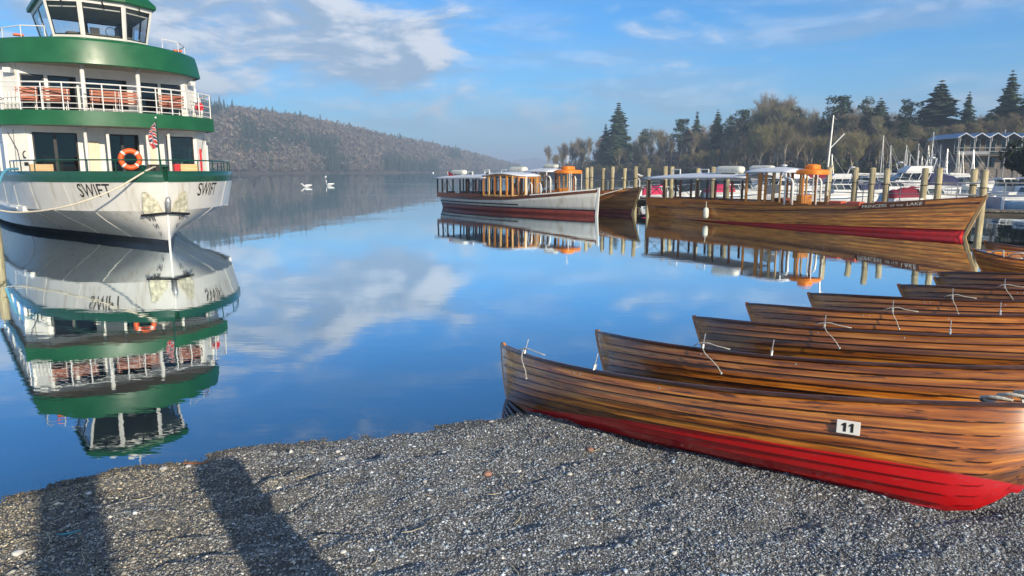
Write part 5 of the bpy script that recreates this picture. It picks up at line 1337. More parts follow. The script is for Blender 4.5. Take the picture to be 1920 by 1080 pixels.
# ------------------------------------------------------------------ rowing boats drawn up on the shingle
def rb(t, s, side, off=0.0):
    e = abs(2 * t - 1); zs = .43 + (.22 if t < .5 else .27) * e ** 2.2
    zk = .03 * max(0, (.22 - t) / .22) ** 1.5 + .17 * max(0, (t - .93) / .07) ** 1.8
    hb = .61 * max(0, 1 - e ** 2.4) ** .85 + .014
    q = .84 + .6 * e ** 2; a = s * math.pi / 2; zr = (1 - math.cos(a)) ** .85
    y = hb * math.sin(a) ** q; lk = 4.36 if t > .5 else 3.90
    return Vector(((t - .5) * (lk + ((4.74 if t > .5 else 4.6) - lk) * zr ** .7), side * (y + off * math.sin(a) ** .3), zk + (zs - zk) * zr - off * max(0, math.cos(a)) * .8))

NPL = 9
M_lap_shade = wood('dark_lap_shade', (.018, .006, .004), (.040, .013, .007), (.07, .024, .012), rough=.35, coat=.3, red_below=(0.125, 0.042), redc=(.30, .005, .006), stain=.2)  # dark strips along the plank laps, the lap shade put into their colour
SB = [0, .17, .30, .41, .51, .605, .70, .795, .89, 1.0]
def rb_plank(k, side, nt=20):
    secs = []
    for i in range(nt + 1):
        t = i / nt; t = 0.5 - 0.5 * math.cos(math.pi * (0.04 + 0.92 * t)); t = (t - .0039) / .9922
        t = max(0, min(1, t)); fade = min(1, 14 * min(t, 1 - t) + .35)
        lo, hi = SB[k], SB[k + 1]; lo2 = max(0, lo - .012)
        secs.append([rb(t, lo2, side, .028 * fade), rb(t, (lo + hi) / 2, side, .0150 * fade + .001), rb(t, hi, side, .003 * fade), rb(t, hi, side, -.010 * fade), rb(t, lo2, side, .004 * fade)])
    m = MB(); m.loft(secs if side > 0 else [list(reversed(q)) for q in secs], cyc=True, caps=True); return m

def side_frame(t, s, side, off):
    """point on the hull side with axes along the boat, up the side and outward"""
    p = rb(t, s, side, off); u = (rb(t + .01, s, side, off) - p).normalized(); v = (rb(t, min(1, s + .02), side, off) - rb(t, s - .02, side, off)).normalized()
    n = u.cross(v) if side < 0 else v.cross(u); return p, u, v, n.normalized()

def rowlock(parent, t, side, full=True, swing=0.6):
    p = rb(t, 1, side, .02) + Vector((0, 0, .03)); e = empty('rowlock', p); e.parent = parent
    MB().tube([(0, 0, -.03), (0, 0, .024)], .010, 7).lathe([(.014, .020), (.014, .030)], 8).build('rowlock_socket', M_alloy, e)
    MB().tube([(0, 0, .03), (.006, 0, .125)], .0045, 5).build('thole_pin', M_alloy, e)
    if full:
        k = (t * 7.3) % 1 - .5
        MB().tube([(-.09, side * .002, .004 + .012 * k), (-.045, side * .012, .026), (.0, side * .024, .034), (.06, side * .014, .036 + .01 * k), (.13, side * .010, .016), (.20, side * .006, .006), (.26, side * .004, -.004)], .0056, 6).build('lashing', M_wrope, e, True)
        pts = [(.0, side * .022, .02), (.02 * swing, side * .045, -.03), (.06 * swing, side * .056, -.08), (.13 * swing + .01 * k, side * .058, -.13), (.19 * swing, side * .05, -.185), (.225 * swing, side * .045, -.235 + .03 * k)]
        MB().tube(pts, .0048, 6).build('lanyard', M_wrope, e, True)
        MB().lathe([(.004, -.014), (.011, -.006), (.011, .006), (.004, .014)], 8, pts[-1]).build('toggle', M_alloy, e, True)

PLANKS = {}
def rowing_boat(mat, label, number=None, locks=((.20, True), (.40, False)), group=None, swing=.6, seed=0, knot=False):
    b = empty('rowing_boat', (0, 0, 0), 0, label, 'rowing boat', group); b.matrix_world = mat
    for side in (-1, 1):
        for k in range(NPL):
            if (k, side) not in PLANKS:
                m = rb_plank(k, side); PLANKS[(k, side)] = grain_attr(newmesh('plank', m.v, m.f), 5)
            link('plank', PLANKS[(k, side)], M_boat, b, 'edges')
    key = lambda nm, fn, mt, sm=False: link(nm, PLANKS.setdefault(nm, None) or PLANKS.__setitem__(nm, (lambda q: newmesh(nm, q.v, q.f))(fn())) or PLANKS[nm], mt, b, sm)
    def gun(side):
        secs = []
        for i in range(29):
            t = .003 + .994 * i / 28; p = rb(t, 1, side, .003); o = rb(t, 1, side, .03); d = Vector((0, o.y - p.y, 0)); 
            secs.append([p + Vector((0, side * -.018, -.006)), p + Vector((0, side * .024, -.010)), p + Vector((0, side * .029, .004)), p + Vector((0, side * .022, .016)), p + Vector((0, side * .004, .022)), p + Vector((0, side * -.014, .016))])
        m = MB(); m.loft(secs if side > 0 else [list(reversed(q)) for q in secs], cyc=True, caps=True); return m
    for side, nm in ((-1, 'gunwale'), (1, 'gunwale_')):
        if nm not in PLANKS: q = gun(side); PLANKS[nm] = newmesh('gunwale', q.v, q.f)
        link('gunwale', PLANKS[nm], M_gunwale, b)
    def post(t):
        s = -1 if t < .5 else 1; pts = [rb(t, k / 8, 1) for k in range(9)]; m = MB(); secs = []
        for p in pts:
            secs.append([(p.x + s * .035, -.006, p.z), (p.x + s * .035, .006, p.z), (p.x - s * .02, .024, p.z), (p.x - s * .02, -.024, p.z)])
        secs.append([(x + s * .006, y, z + .035) for x, y, z in secs[-1]])
        return m.loft(secs, cyc=True, caps=True)
    for t, nm in ((0.0, 'sternpost'), (1.0, 'stem_post')):
        if nm not in PLANKS: q = post(t); PLANKS[nm] = newmesh(nm, q.v, q.f)
        link(nm, PLANKS[nm], M_boatpost, b)
    if 'keel' not in PLANKS:
        secs = []
        for i in range(17):
            tt = .02 + .96 * i / 16; p = rb(tt, 0, 1); kd = .035 * min(1, 7 * min(tt, 1 - tt)); secs.append([(p.x, -.014, p.z - kd), (p.x, .014, p.z - kd), (p.x, .020, p.z + .02), (p.x, -.020, p.z + .02)])
        q = MB().loft(secs, cyc=True, caps=True); PLANKS['keel'] = newmesh('keel', q.v, q.f)
    link('keel', PLANKS['keel'], M_boatpost, b)
    for t, z, w in ((.22, .36, .24), (.46, .33, .22), (.70, .36, .22), (.90, .44, .30)):
        hb = rb(t, .86, 1).y; MB().box(((t - .5) * 4.5, 0, z), (w, hb * 2 - .13, .026)).build('thwart', M_boatin, b)
    for i in range(11):
        t = .12 + .076 * i; pts = [rb(t, s, 1, -.013) for s in (.98, .8, .6, .4, .2, 0.02)]; pts = pts + [Vector((p.x, -p.y, p.z)) for p in reversed(pts)]
        MB().tube(pts, .011, 4).build('rib', M_boatin, b)
    for y in (-.2, -.07, .07, .2): MB().box((0, y, .10), (1.9, .10, .016)).build('bottom_board', M_boatin, b)
    for t0, t1 in ((.004, .062), (.996, .945)):
        a = [rb(t0 + (t1 - t0) * k / 4, 1, 1, -.004) for k in range(5)]; pl = [(p.x, p.y) for p in a] + [(p.x, -p.y) for p in reversed(a)]
        if t0 > .5: pl = pl
        z = rb(t0, 1, 1).z; pl2 = pl if t0 > .5 else pl
        m = MB(); n = len(pl); zz = [p.z for p in a] + [p.z for p in reversed(a)]
        m.add([(pl[i][0], pl[i][1], zz[i] + .012) for i in range(n)] + [(pl[i][0], pl[i][1], zz[i] - .03) for i in range(n)], [tuple(range(n)), tuple(reversed(range(n, 2 * n)))] + [(i, (i + 1) % n, n + (i + 1) % n, n + i) for i in range(n)]); m.build('breasthook', M_gunwale, b)
    p = rb(.975, 1, 1)
    MB().tube([(p.x - .02 + .035 * math.cos(a * .628), .0, p.z + .055 + .035 * math.sin(a * .628)) for a in range(10)], .008, 5, True).build('mooring_ring', M_alloy, b)
    MB().box((p.x - .03, 0, p.z + .02), (.05, .03, .03)).build('ring_bolt', M_alloy, b)
    if knot: MB().tube([(p.x - .25 + .06 * math.cos(i * .9) + i * .012, .06 * math.sin(i * .9), p.z + .02 + .004 * i) for i in range(26)], .012, 5).build('painter_knot', M_wrope, b, True)
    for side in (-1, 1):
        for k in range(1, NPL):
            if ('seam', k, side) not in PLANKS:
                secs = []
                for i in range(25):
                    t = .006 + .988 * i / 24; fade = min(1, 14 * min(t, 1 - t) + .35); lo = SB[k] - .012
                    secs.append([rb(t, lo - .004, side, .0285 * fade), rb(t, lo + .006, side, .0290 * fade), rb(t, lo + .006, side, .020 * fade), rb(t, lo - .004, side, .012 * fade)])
                m = MB().loft(secs if side > 0 else [list(reversed(q)) for q in secs], cyc=True, caps=True); PLANKS[('seam', k, side)] = newmesh('lap_shade_strip', m.v, m.f)
            link('lap_shade_strip', PLANKS[('seam', k, side)], M_lap_shade, b)
    for t, full in locks: rowlock(b, t, -1, full, swing)
    for t, full in locks[:1]: rowlock(b, t + .03, 1, False)
    for t, s in ((.33, .93), (.345, .93), (.52, .93), (.70, .80)):
        q, u, v, n = side_frame(t, s, -1, .012); bh = MB().lathe([(.010, 0), (.008, .006), (.003, .009)], 7).build('bolt_head', M_alloy, b); bh.matrix_local = Matrix.Translation(q) @ n.to_track_quat('Z', 'Y').to_matrix().to_4x4()
    if number:
        q, u, v, n = side_frame(.80, .765, -1, .032); fr = Matrix((u, v, n)).transposed().to_4x4(); fr.translation = q + n * .005
        pl = MB().box((0, 0, 0), (.135, .088, .006)).build('number_plate', M_plate, b, bevel=.006); pl.matrix_local = fr
        for dx in (-.021, .021):       # two bold numeral ones
            g = [(dx - .007, -.029), (dx + .009, -.029), (dx + .009, .029), (dx - .003, .029), (dx - .018, .016), (dx - .018, .006), (dx - .007, .012)]
            link('plate_number', newmesh('plate_number', [(x, y, .0052) for x, y in g], [(0, 1, 2, 6), (6, 2, 3), (6, 3, 4, 5)]), M_ink, pl)
    return b
def rb_matrix(x, y, z, head, pitch, heel):
    return Matrix.Translation((x, y, z)) @ Matrix.Rotation(R(head), 4, 'Z') @ Matrix.Rotation(R(-pitch), 4, 'Y') @ Matrix.Rotation(R(heel), 4, 'X')
ROW = [(1.375, 5.324, -45.0, 5.1), (2.64, 6.05, -38.8, 4.6), (4.06, 7.0, -35.6, 4.6), (5.09, 7.98, -33.8, 4.6), (6.3, 8.8, -33.6, 4.6), (8.08, 9.57, -34.0, 4.6), (9.09, 10.3, -35.5, 4.6), (9.55, 10.95, -36.0, 4.6)]
ORD = ['', 'second', 'third', 'fourth', 'fifth', 'sixth', 'seventh', 'eighth']
for i, (x, y, hd, pt) in enumerate(ROW):
    lab = 'varnished clinker rowing boat with red bottom and the number 11 on its side' if i == 0 else 'varnished rowing boat on the shore, %s in the row counted from the boat numbered 11' % ORD[i]
    locks = [((.165, True), (.38, False)), ((.335, True), (.475, False)), ((.36, True), (.60, False)), ((.40, True), (.62, False)), ((.40, True), (.62, False)), ((.30, True), (.5, False)), ((.36, True), (.6, False)), ((.36, True),)][i]
    rowing_boat(rb_matrix(x, y, 0.076 - .010 * min(i, 3), hd, pt, -24.0 + (0, .5, -.5, .5, 0, 1, .5, 0)[i]), lab, '11' if i == 0 else None, locks, 'rowing boats drawn up on the shingle', swing=(.6, 1.0, .75, .35, .3, .5, .5, .5)[i], knot=(i == 0))
# one more afloat by the jetty, with a tangle of rope over it
rowing_boat(rb_matrix(13.0, 15.6, -.10, -12, 1.5, 6), 'dark varnished rowing boat afloat by the jetty with white rope heaped over its end', None, ((.3, True),), 'rowing boats drawn up on the shingle')
rowing_boat(rb_matrix(14.4, 17.3, -.10, -10, 1.0, -3), 'varnished rowing boat afloat alongside the boat with the heaped white rope', None, ((.3, False),), 'rowing boats drawn up on the shingle')
rr = random.Random(4); pts = []
for i in range(34):
    pts.append((11.0 + .045 * i + .10 * math.sin(i * 1.1), 15.75 - .01 * i + .16 * math.cos(i * .83), .42 + .10 * math.sin(i * .7) - .004 * i))
curve_rope('rope_heap', pts, .016, M_wrope, 'tangled white rope heaped over the end of a floating rowing boat', n=5)

# ------------------------------------------------------------------ marina
def cruiser(loc, rz, L, label, hullm=None, cover=None, fly=False, group=None, beam=None, wind=True, cabin=.9, freeb=1.0):
    hullm = hullm or M_gel; B = beam or L * .17; h = Hull(L, B, [(0, freeb * .85), (.5, freeb * .95), (1, freeb * 1.3)], keel=-.4, rake=L * .10, fine=2.6, tw=.9, full=.22)
    b = empty('motor_cruiser', loc, rz, label, 'motor boat', group)
    for s in (-1, 1):
        hull_band(h, lambda t: -.4, lambda t: h.zs(t) - .12, s, nz=3, nt=14).build('hull', hullm, b, True)
        hull_band(h, lambda t: h.zs(t) - .12, lambda t: h.zs(t), s, .03, .03, nz=1, nt=14).build('gunwale', M_gel, b)
        hull_band(h, lambda t: h.zs(t) - .42, lambda t: h.zs(t) - .34, s, .008, .008, nz=1, nt=14).build('stripe', M_gelblue, b)
    MB().prism([(0, -B * .88), (0, B * .88)] + [(h.P(t, h.zs(t), 1).x, h.hb(t) - .02) for t in (.3, .6, .8, .95)] + [(h.P(t, h.zs(t), 1).x, -h.hb(t) + .02) for t in (.95, .8, .6, .3)], freeb * .62, freeb * .86).build('deck', M_gel, b)
    MB().box2((-.03, -B * .9, -.3), (.06, B * .9, freeb * .84)).build('transom', hullm, b)
    z = freeb * .9; x0, x1 = L * .30, L * .78; w = B * .78
    def trap(xa, xb, xc, xd, za, zb, wa_, wb, mat, nm):
        MB().add([(xa, -wa_, za), (xb, -wa_ * .8, za), (xb, wa_ * .8, za), (xa, wa_, za), (xd, -wb, zb), (xc, -wb * .8, zb), (xc, wb * .8, zb), (xd, wb, zb)], [(3, 2, 1, 0), (4, 5, 6, 7), (0, 1, 5, 4), (1, 2, 6, 5), (2, 3, 7, 6), (3, 0, 4, 7)]).build(nm, mat, b, bevel=.04)
    ch = cabin
    trap(x0, x1, x1 - ch * .55, x0 + ch * .1, z - .1, z + ch * .45, w, w * .95, M_gel, 'cabin')
    trap(x0 + .06, x1 - ch * .35, x1 - ch * 1.3, x0 + ch * .3, z + ch * .45, z + ch, w * .92, w * .82, M_glassd, 'cabin_glass')
    trap(x0 - .1, x1 - ch * 1.15, x1 - ch * 1.45, x0 + .1, z + ch, z + ch * 1.12, w * .90, w * .85, M_gel, 'cabin_roof')
    for k in range(4):
        xx = x0 + .06 + (x1 - ch * .4 - x0) * (k + .5) / 4
        for s in (-1, 1): m = MB(); m.bar((xx, s * w * .90, z + ch * .45), (xx - ch * .25, s * w * .84, z + ch), .05); m.build('window_pillar', M_gel, b)
    if fly:
        trap(x0 + .1, x0 + L * .30, x0 + L * .24, x0, z + ch * 1.12, z + ch * 1.6, w * .8, w * .74, M_gel, 'flybridge')
        MB().tube([(x0, -w * .7, z + ch * 1.2), (x0 - .25, -w * .7, z + ch * 2.2), (x0 - .25, w * .7, z + ch * 2.2), (x0, w * .7, z + ch * 1.2)], .05, 6).build('radar_arch', M_gel, b)
        MB().lathe([(.05, 0), (.26, .04), (.26, .12), (.05, .18)], 12, (x0 - .25, 0, z + ch * 2.2)).build('radar_dome', M_gel, b, True)
    r = MB(); pts = [h.P(t, h.zs(t), -1) + Vector((0, .05, .5)) for t in (.55, .7, .85, .97)]; pts += [Vector((p.x, -p.y, p.z)) for p in reversed(pts)]
    r.tube(pts, .018, 5)
    for p in pts: r.tube([(p.x, p.y, p.z - .5), p], .014, 4)
    r.build('pulpit_rail', M_steel, b)
    if cover:
        secs = []
        for i in range(9):
            f = i / 8; x = -.05 + (x0 + .5) * f; zz = z + ch * (.55 + .5 * math.sin(f * 1.7)) + .05 * math.sin(i * 2.3)
            secs.append([(x, -B * .93, freeb * .8), (x, -B * .9, freeb * .95), (x, -B * .5, zz), (x, 0, zz + .12), (x, B * .5, zz), (x, B * .9, freeb * .95), (x, B * .93, freeb * .8)])
        MB().loft(secs, caps=True).build('canvas_cover', cover, b, True)
    return b

def at(px, Y): return (bearing(px, 320)[0] * Y, Y, 0)
cruiser(at(1207, 49), R(-12), 3.6, 'small motor boat under a bright pink-red canvas cover by the PRINCESS OF THE LAKE stern', cover=M_pink, cabin=.5, freeb=.75)
cruiser(at(1330, 56), R(10), 5.0, 'white motor boat seen through the saloon of the launch PRINCESS OF THE LAKE', cover=M_pink, cabin=.55, freeb=.7)
cruiser(at(1405, 62), R(-8), 5.5, 'white motor boat with grey hull lying behind the joinery of the PRINCESS OF THE LAKE', M_gelgrey, cabin=.7, freeb=.8)
cruiser(at(1520, 52), R(2), 5.0, 'low white cruiser with a row of raked cabin windows behind the orange helm canopy', cabin=.62, freeb=.72)
cruiser(at(1556, 70), R(176), 7.0, 'long white cruiser with red-covered cockpit behind the tall mast', cover=M_maroon, cabin=1.0, freeb=1.2)
cruiser(at(1790, 62), R(178), 7.6, 'large white cruiser with flybridge and navy canvas canopy', cover=M_navy, fly=True, cabin=1.05, freeb=1.15)
cruiser(at(1672, 46), R(-2), 4.7, 'grey-blue cabin cruiser with maroon cockpit cover moored behind the jetty piles', M_gelgrey, cover=M_maroon, cabin=.55, freeb=.65)
cruiser(at(1655, 74), R(5), 7.2, 'white flybridge cruiser with radar arch farther out in the marina', fly=True, cabin=.95, freeb=1.1)
cruiser(at(1868, 44), R(-4), 6.0, 'white and blue motor boat at the landward jetty', M_gelblue, cabin=.55, freeb=.8)
cruiser(at(1846, 66), R(175), 6.2, 'white cruiser with grey cabin below the boathouse', M_gelgrey, cabin=.8, freeb=.9)
cruiser(at(1900, 72), R(4), 7.0, 'white sports cruiser moored below the evergreen bush', cabin=.8, freeb=1.0)
cruiser(at(1470, 78), R(-5), 6.0, 'white motor boat behind the helm of the PRINCESS OF THE LAKE', cabin=.8, freeb=.9)
cruiser(at(1610, 60), R(6), 5.6, 'blue-hulled motor boat between the jetty piles', M_gelblue, cover=M_navy, cabin=.6, freeb=.8)
for px, Y, a, L_, lab in ((1440, 66, 4, 6.5, 'white cruiser lying between the red-covered boat and the grey-hulled boat'), (1500, 60, 172, 5.2, 'white day boat tied up below the helm canopy of the PRINCESS OF THE LAKE'), (1585, 80, 5, 7.5, 'tall white cruiser lying behind the derrick mast'), (1632, 64, 178, 6.2, 'white cruiser lying just beyond the blue-hulled motor boat'), (1690, 80, -6, 7.0, 'white cruiser moored beneath the tall pale mast'), (1745, 72, 3, 6.8, 'white cruiser moored beyond the navy canopy'), (1800, 84, 176, 7.0, 'white cruiser moored at the foot of the boathouse'), (1880, 52, 5, 5.5, 'white motor boat between the landward jetty and the evergreen bush'), (1835, 54, -3, 5.0, 'white open motor boat off the end of the marina jetty')):
    cruiser(at(px, Y), R(a), L_, lab, cabin=.75 + .02 * (px % 9), freeb=.8 + .02 * (px % 7), fly=px % 3 == 0)
for px, Y, a in ((1155, 58, 8), (1125, 56, -6)):
    cruiser(at(px, Y), R(a), 3.6, 'small white launch moored beyond the short jetty', cabin=.4, freeb=.55, group='small white boats beyond the short jetty')

def sailing_boat(px, topy, Y, lean=0.0, L=7.0, label=None, group=None, boom=True):
    x, y, _ = at(px, Y); top = 2.3 + bearing(px, topy)[1] * Y
    b = empty('sailing_boat', (x, y, 0), R(random.uniform(-25, 25)), label or 'moored %s sailing boat with %s bare mast by %s' % (('small', 'long')[L > 6.4], 'leaning' if abs(lean) > .025 else 'upright', min(MARKS, key=lambda m: abs(m[0] - px))[1]), 'sailing boat', group or 'bare-masted sailing boats in the marina')
    h = Hull(L, L * .15, [(0, .8), (.5, .75), (1, 1.0)], keel=-.4, rake=.5, tw=.6, full=.3)
    for s in (-1, 1): hull_band(h, lambda t: -.4, lambda t: h.zs(t), s, nz=2, nt=10).build('hull', random.choice((M_gel, M_gel, M_gelblue, M_gelgrey)), b, True)
    MB().prism([(0, -.6), (0, .6), (L * .5, L * .14), (L * .9, .25), (L, 0), (L * .9, -.25), (L * .5, -L * .14)], .66, .74).build('deck', M_gel, b)
    MB().box2((L * .3, -.5, .7), (L * .62, .5, 1.15)).build('cabin', M_gel, b, bevel=.08)
    ln = lean * top; mx = L * .58
    MB().tube([(mx, 0, .7), (mx + ln * .5, 0, top * .5), (mx + ln, 0, top)], [.055, .05, .035], 6).build('mast', M_mast, b)
    if boom: MB().tube([(mx - .05, 0, 1.7), (mx - L * .38, 0, 1.8)], .06, 6).tube([(mx - .2, 0, 1.85), (mx - L * .36, 0, 1.95)], .11, 6).build('boom', random.choice((M_navy, M_gelgrey, M_mast)), b)
    s = MB()
    for q in ((L, 0, .95), (0, 0, .8), (mx, L * .14, .75), (mx, -L * .14, .75)): s.tube([q, (mx + ln, 0, top)], .010, 3)
    s.build('rigging', M_steel, b)
    MB().tube([(mx + ln * .6, -.55, top * .6), (mx + ln * .6, .55, top * .6)], .025, 4).build('spreader', M_mast, b)
    return b
random.seed(12)
for px, ty, Y, le in ((1508, 288, 92, 0), (1622, 272, 95, -.03), (1631, 282, 90, 0), (1642, 272, 98, .02), (1655, 270, 96, -.02), (1665, 283, 88, 0), (1680, 270, 100, 0), (1692, 272, 92, -.04), (1702, 282, 86, .03), (1717, 278, 98, .04), (1728, 270, 104, -.06), (1737, 285, 90, 0), (1746, 282, 94, -.05), (1757, 280, 88, 0), (1766, 270, 106, .03), (1648, 290, 84, 0), (1672, 292, 82, .02), (1770, 290, 96, 0)):
    sailing_boat(px, ty, Y, le, random.uniform(5.5, 7.5))
sailing_boat(1697, 246, 90, 0, 8, 'sailing boat with the tall pale mast among the marina masts', 'tall-masted boats')
sailing_boat(1584, 254, 84, 0, 7, 'sailing boat with a white mast beside the tall derrick mast', 'tall-masted boats')
# tall derrick mast with a raised boom on the jetty
d = empty('derrick', (14.3, 31.9, 0), 0, 'tall thin white derrick mast with a raised slanting boom on the jetty', 'derrick')
MB().tube([(0, 0, .75), (.02, 0, 2.6), (.10, 0, 4.75)], [.05, .045, .03], 7).build('derrick_mast', M_mast, d); MB().tube([(.06, 0, 3.3), (.70, .1, 3.95)], .028, 6).build('derrick_boom', M_mast, d)

# ------------------------------------------------------------------ boathouse with a folded roof
def boathouse():
    x, y, _ = at(1788, 104); b = empty('boathouse', (x, y, 0), R(-6), 'two-storey timber boathouse with zigzag folded roof and balcony', 'building')
    Wd, D = 13.0, 8.0; zf, z2, zr = 1.6, 4.55, 7.35
    mst = paint('boathouse_stone', (0.13, 0.115, 0.105), .9, var=.35, scale=3, bump=.4, bscale=6); mcl = wood('boathouse_cladding', (.05, .042, .035), (.10, .085, .068), (.16, .14, .11), axis=2, rough=.8, coat=0, fine=.6)
    mbp = paint('boathouse_trim', (.20, .205, .22), .6, var=.2)
    mrf = paint('boathouse_roof', (.27, .30, .37), .35, .35, var=.15, scale=1.5)
    MB().box2((0, 0, -.5), (Wd, D, zf + .9)).build('plinth_wall', mst, b)
    m = MB(); m.box2((.6, 1.2, zf + .9), (Wd, D, z2)); m.build('lower_wall', mst, b)
    MB().box2((.3, 1.3, z2), (Wd, D, zr - .25)).build('upper_wall', mcl, b)
    n = 6; pw = Wd / n; m = MB(); secs = []
    pts = []
    for i in range(n): pts += [(i * pw - .3, zr - .22), (i * pw + pw / 2 - .3, zr + .42)]
    pts.append((Wd - .3, zr - .22))
    for yy in (-.9, D + .4): secs.append([(px, yy, pz) for px, pz in pts] + [(px, yy, pz - .16) for px, pz in reversed(pts)])
    m.loft(secs, cyc=True, caps=True).build('folded_roof', mrf, b)
    for i in range(n): MB().box2((i * pw + .1, -.75, zr - .9), (i * pw + .22, -.62, zr - .15)).build('bracket', mbp, b)
    MB().box2((-.3, -.7, z2 - .12), (Wd, 1.3, z2 + .06)).build('balcony_deck', M_jbeam, b)
    for i in range(n + 1):
        MB().box2((i * pw - .06, -.66, zf - .3), (i * pw + .06, -.54, zr - .1)).build('balcony_post', mbp, b)
    for k in range(2): MB().box2((-.3, -.66, z2 + .5 + k * .5), (Wd, -.60, z2 + .58 + k * .5)).build('balcony_rail', mbp, b)
    for i in range(n):
        MB().box2((i * pw + .1, -.645, z2 + .1), ((i + 1) * pw - .1, -.625, z2 + .48)).build('balcony_panel', mbp if i < 2 else M_glass, b)
        f = MB().box2((i * pw + .35, 1.22, z2 + .25), ((i + 1) * pw - .35, 1.3, zr - .5)).build('window', mbp, b)
        MB().box2((i * pw + .43, 1.19, z2 + .35), ((i + 1) * pw - .43, 1.215, zr - .6)).build('pane', M_glassd, f)
        MB().box2((i * pw + pw / 2 - .04, 1.16, z2 + .35), (i * pw + pw / 2 + .04, 1.185, zr - .6)).build('mullion', mbp, f)
        f = MB().box2((i * pw + .6, 1.12, zf + 1.2), ((i + 1) * pw - .3, 1.2, z2 - .3)).build('window', M_black, b)
        MB().box2((i * pw + .68, 1.09, zf + 1.28), ((i + 1) * pw - .38, 1.115, z2 - .38)).build('pane', M_glassd, f)
    MB().tube([(7.6, 2, zr), (7.6, 2, zr + 1.0)], .12, 7).build('flue', mbp, b)
boathouse()

# ------------------------------------------------------------------ birds and buoys
M_swan = paint('swan_plumage', (.80, .79, .76), .7, var=.05); M_bill = paint('swan_bill', (.55, .16, .02), .5)
def swan(loc, rz, label, up=True):
    b = empty('swan', loc, rz, label, 'swan'); secs = []
    for x, z, ry, rz_ in ((-.62, .30, .02, .02), (-.48, .26, .12, .09), (-.25, .20, .22, .17), (0, .17, .26, .21), (.25, .16, .22, .20), (.42, .17, .13, .15), (.52, .20, .06, .08)):
        secs.append([(x, ry * math.cos(a * .628), z + rz_ * math.sin(a * .628)) for a in range(10)])
    m = MB().loft(secs, cyc=True, caps=True)
    nk = [(.44, 0, .20), (.58, 0, .36), (.55, 0, .58), (.52, 0, .74), (.58, 0, .86), (.68, 0, .86)] if up else [(.44, 0, .20), (.60, 0, .30), (.66, 0, .44), (.74, 0, .50), (.84, 0, .46), (.90, 0, .40)]
    m.tube(nk, [.10, .065, .05, .045, .055, .045], 8); m.build('body', M_swan, b, True)
    e = Vector(nk[-1]); m = MB().tube([e, e + Vector((.14, 0, -.04))], [.035, .012], 6); m.build('bill', M_bill, b, True)
    for s in (-1, 1): 
        secs = []
        for x, k in ((-.62, .1), (-.4, .7), (-.1, 1), (.2, .75), (.34, .15)): secs.append([(x, s * (.21 + .05 * k), .24 - .10 * k), (x, s * (.25 + .04 * k), .28), (x, s * (.17), .36 + .05 * k), (x, s * .12, .30)])
        MB().loft(secs, cyc=True, caps=True).build('folded_wing', M_swan, b, True)
swan((-28.9, 99, 0), R(180 + 12), 'swan swimming with its neck lowered ahead of the other swan', False); swan((-28.3, 109, 0), R(180 + 5), 'swan swimming with its neck held upright')
for px, py in ((610, 331.5), (685, 322.8), (812, 324.5)):
    Y = 1300 * 2.3 / (py - 320) * 1.01; x = bearing(px, 320)[0] * Y; sc = Y / 260
    o = empty('mooring_buoy', (x, Y, 0), 0, 'small white mooring buoy floating on the open lake', 'buoy', 'white mooring buoys on the lake'); o.scale = (max(1, sc),) * 3
    MB().lathe([(.05, -.25), (.3, -.1), (.38, .15), (.3, .38), (.08, .46)], 12).build('float', M_gel, o, True); MB().tube([(.07 * math.cos(a * .785), 0, .50 + .07 * math.sin(a * .785)) for a in range(8)], .02, 4, True).build('ring', M_steel, o)
def gull(loc, rz):
    b = empty('gull', loc, rz, 'white gull perched on a timber pile behind the dark brown launch', 'gull'); secs = []
    for x, z, r in ((-.20, .10, .012), (-.10, .12, .045), (0, .14, .065), (.08, .17, .055), (.13, .22, .035), (.16, .27, .04), (.19, .27, .018)): secs.append([(x, r * math.cos(a * .785), z + r * math.sin(a * .785)) for a in range(8)])
    MB().loft(secs, cyc=True, caps=True).build('body', M_swan, b, True); MB().tube([(.18, 0, .265), (.24, 0, .255)], [.012, .004], 5).build('bill', M_bill, b)
    for s in (-1, 1): MB().tube([(0, s * .025, 0), (0, s * .025, .1)], .006, 4).build('leg', M_bill, b); MB().loft([[(-.22, s * .05, .12), (-.22, s * .055, .14)], [(-.05, s * .068, .11), (-.05, s * .068, .18)], [(.06, s * .06, .14), (.06, s * .06, .19)]]).build('folded_wing', M_gelgrey, b)
gull((7.3, 40.1, 1.89), R(200))
p = MB().tube([(7.3, 40.1, 1.7), (7.3, 40.1, 1.88)], .03, 6)

# ------------------------------------------------------------------ odds and ends on the shingle
random.seed(9)
M_stone = paint('pale_stone', (.55, .53, .48), .6, var=.2, scale=30, objvar=.3); M_feather = paint('feather', (.6, .6, .58), .8, var=.1); M_turq = paint('turquoise_ribbon', (.05, .30, .36), .6)
M_pinkstone = paint('pink_stone', (.36, .19, .13), .7, var=.2, scale=30)
def stone(x, y, r, mat, label, group):
    rr = random.Random(int(x * 1000)); m = MB().lathe([(r * .3, -r * .55), (r * .85, -r * .3), (r, 0), (r * .8, r * .35), (r * .3, r * .52)], 8); m.v = [(a * (1 + rr.uniform(-.2, .3)), b * (1 + rr.uniform(-.25, .2)), c * rr.uniform(.8, 1.1)) for a, b, c in m.v]
    o = m.build('pebble', mat, None, True); o.location = (x, y, float(beach_z(np.array([x]), np.array([y]))[0]) + r * .3); o.rotation_euler = (0, 0, rr.random() * 6); tag(o, label, 'pebble', group)
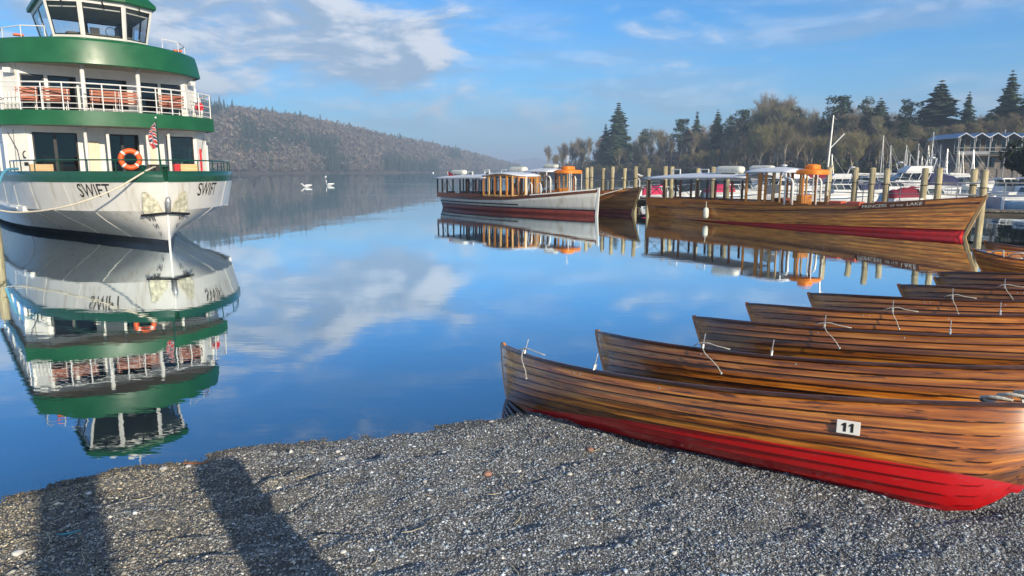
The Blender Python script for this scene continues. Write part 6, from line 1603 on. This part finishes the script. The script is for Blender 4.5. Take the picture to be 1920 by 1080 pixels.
for x, y, r in ((-1.36, 5.22, .034), (-1.42, 5.35, .024), (-2.68, 5.02, .03), (-2.50, 5.05, .024), (-.55, 5.3, .022), (.42, 4.75, .022), (-.62, 4.62, .018), (.05, 4.9, .02), (-2.9, 3.75, .03), (-2.05, 3.9, .022), (-1.45, 4.35, .02), (-3.0, 4.6, .022), (-.95, 3.6, .018), (.9, 3.55, .018), (1.6, 3.3, .02), (.7, 4.3, .018), (-1.9, 4.8, .02)): stone(x, y, r, M_stone, 'pale pebble lying on the darker grey shingle', 'pale pebbles on the shingle')
for x, y, r in ((-.18, 4.85, .035), (.62, 5.2, .03)): stone(x, y, r, M_pinkstone, 'pinkish brown stone lying on the grey shingle', 'pinkish stones on the shingle')
def straw(x, y, a, L, mat, name, label, cat, group=None, w=.006):
    z = float(beach_z(np.array([x]), np.array([y]))[0]) + .016; d = Vector((math.cos(a), math.sin(a), 0)); p = Vector((x, y, z))
    m = MB().tube([p - d * L * .5, p - d * L * .1 + Vector((d.y, -d.x, .01 / L * L)) * L * .08, p + d * L * .5 + Vector((0, 0, .006))], [w * .5, w, w * .4], 5)
    tag(m.build(name, mat), label, cat, group)
M_straw = paint('dry_reed', (.48, .42, .28), .8, var=.2, scale=20); M_twigr = paint('red_twig', (.30, .11, .05), .8, var=.2)
for i in range(26): straw(random.uniform(-3, 2.2), random.uniform(3.0, 5.3), random.uniform(0, 3.14), random.uniform(.06, .16), M_straw, 'reed_stem', 'short dry pale reed stem lying on the shingle', 'reed', 'dry reed stems on the shingle', .0035)
straw(-2.42, 5.18, .2, .34, M_twigr, 'twig', 'reddish brown twig washed up at the water edge', 'twig', w=.008)
straw(-2.72, 3.95, .35, .13, M_turq, 'ribbon', 'scrap of turquoise ribbon on the shaded shingle', 'ribbon', w=.008)

# ------------------------------------------------------------------ unseen posts added behind the viewer to shade the beach
make_pile(3.0, -4.5, 6.2, .20, None, 'tall timber flagpole base post on the upper beach', z0=.1)
make_pile(.98, .22, 2.15, .19, None, 'stout timber mooring post on the upper beach', z0=.1)
# ------------------------------------------------------------------ the air
def make_haze():
    m = bpy.data.materials.new('haze'); m.use_nodes = True; nt = m.node_tree; nt.nodes.clear(); g = G(nt)
    v = g.n('ShaderNodeVolumePrincipled', None, Density=HAZE); v.inputs['Color'].default_value = (.60, .77, 1.0, 1)
    v.inputs['Anisotropy'].default_value = 0.0
    o = g.n('ShaderNodeOutputMaterial'); nt.links.new(v.outputs[0], o.inputs['Volume'])
    ob = MB().box2((-7400, -300, -3.2), (7400, 8200, 96)).build('haze', m); tag(ob, 'thin blue-grey winter haze over the lake', 'haze', kind='stuff')
HAZE = 0.00065
make_haze()
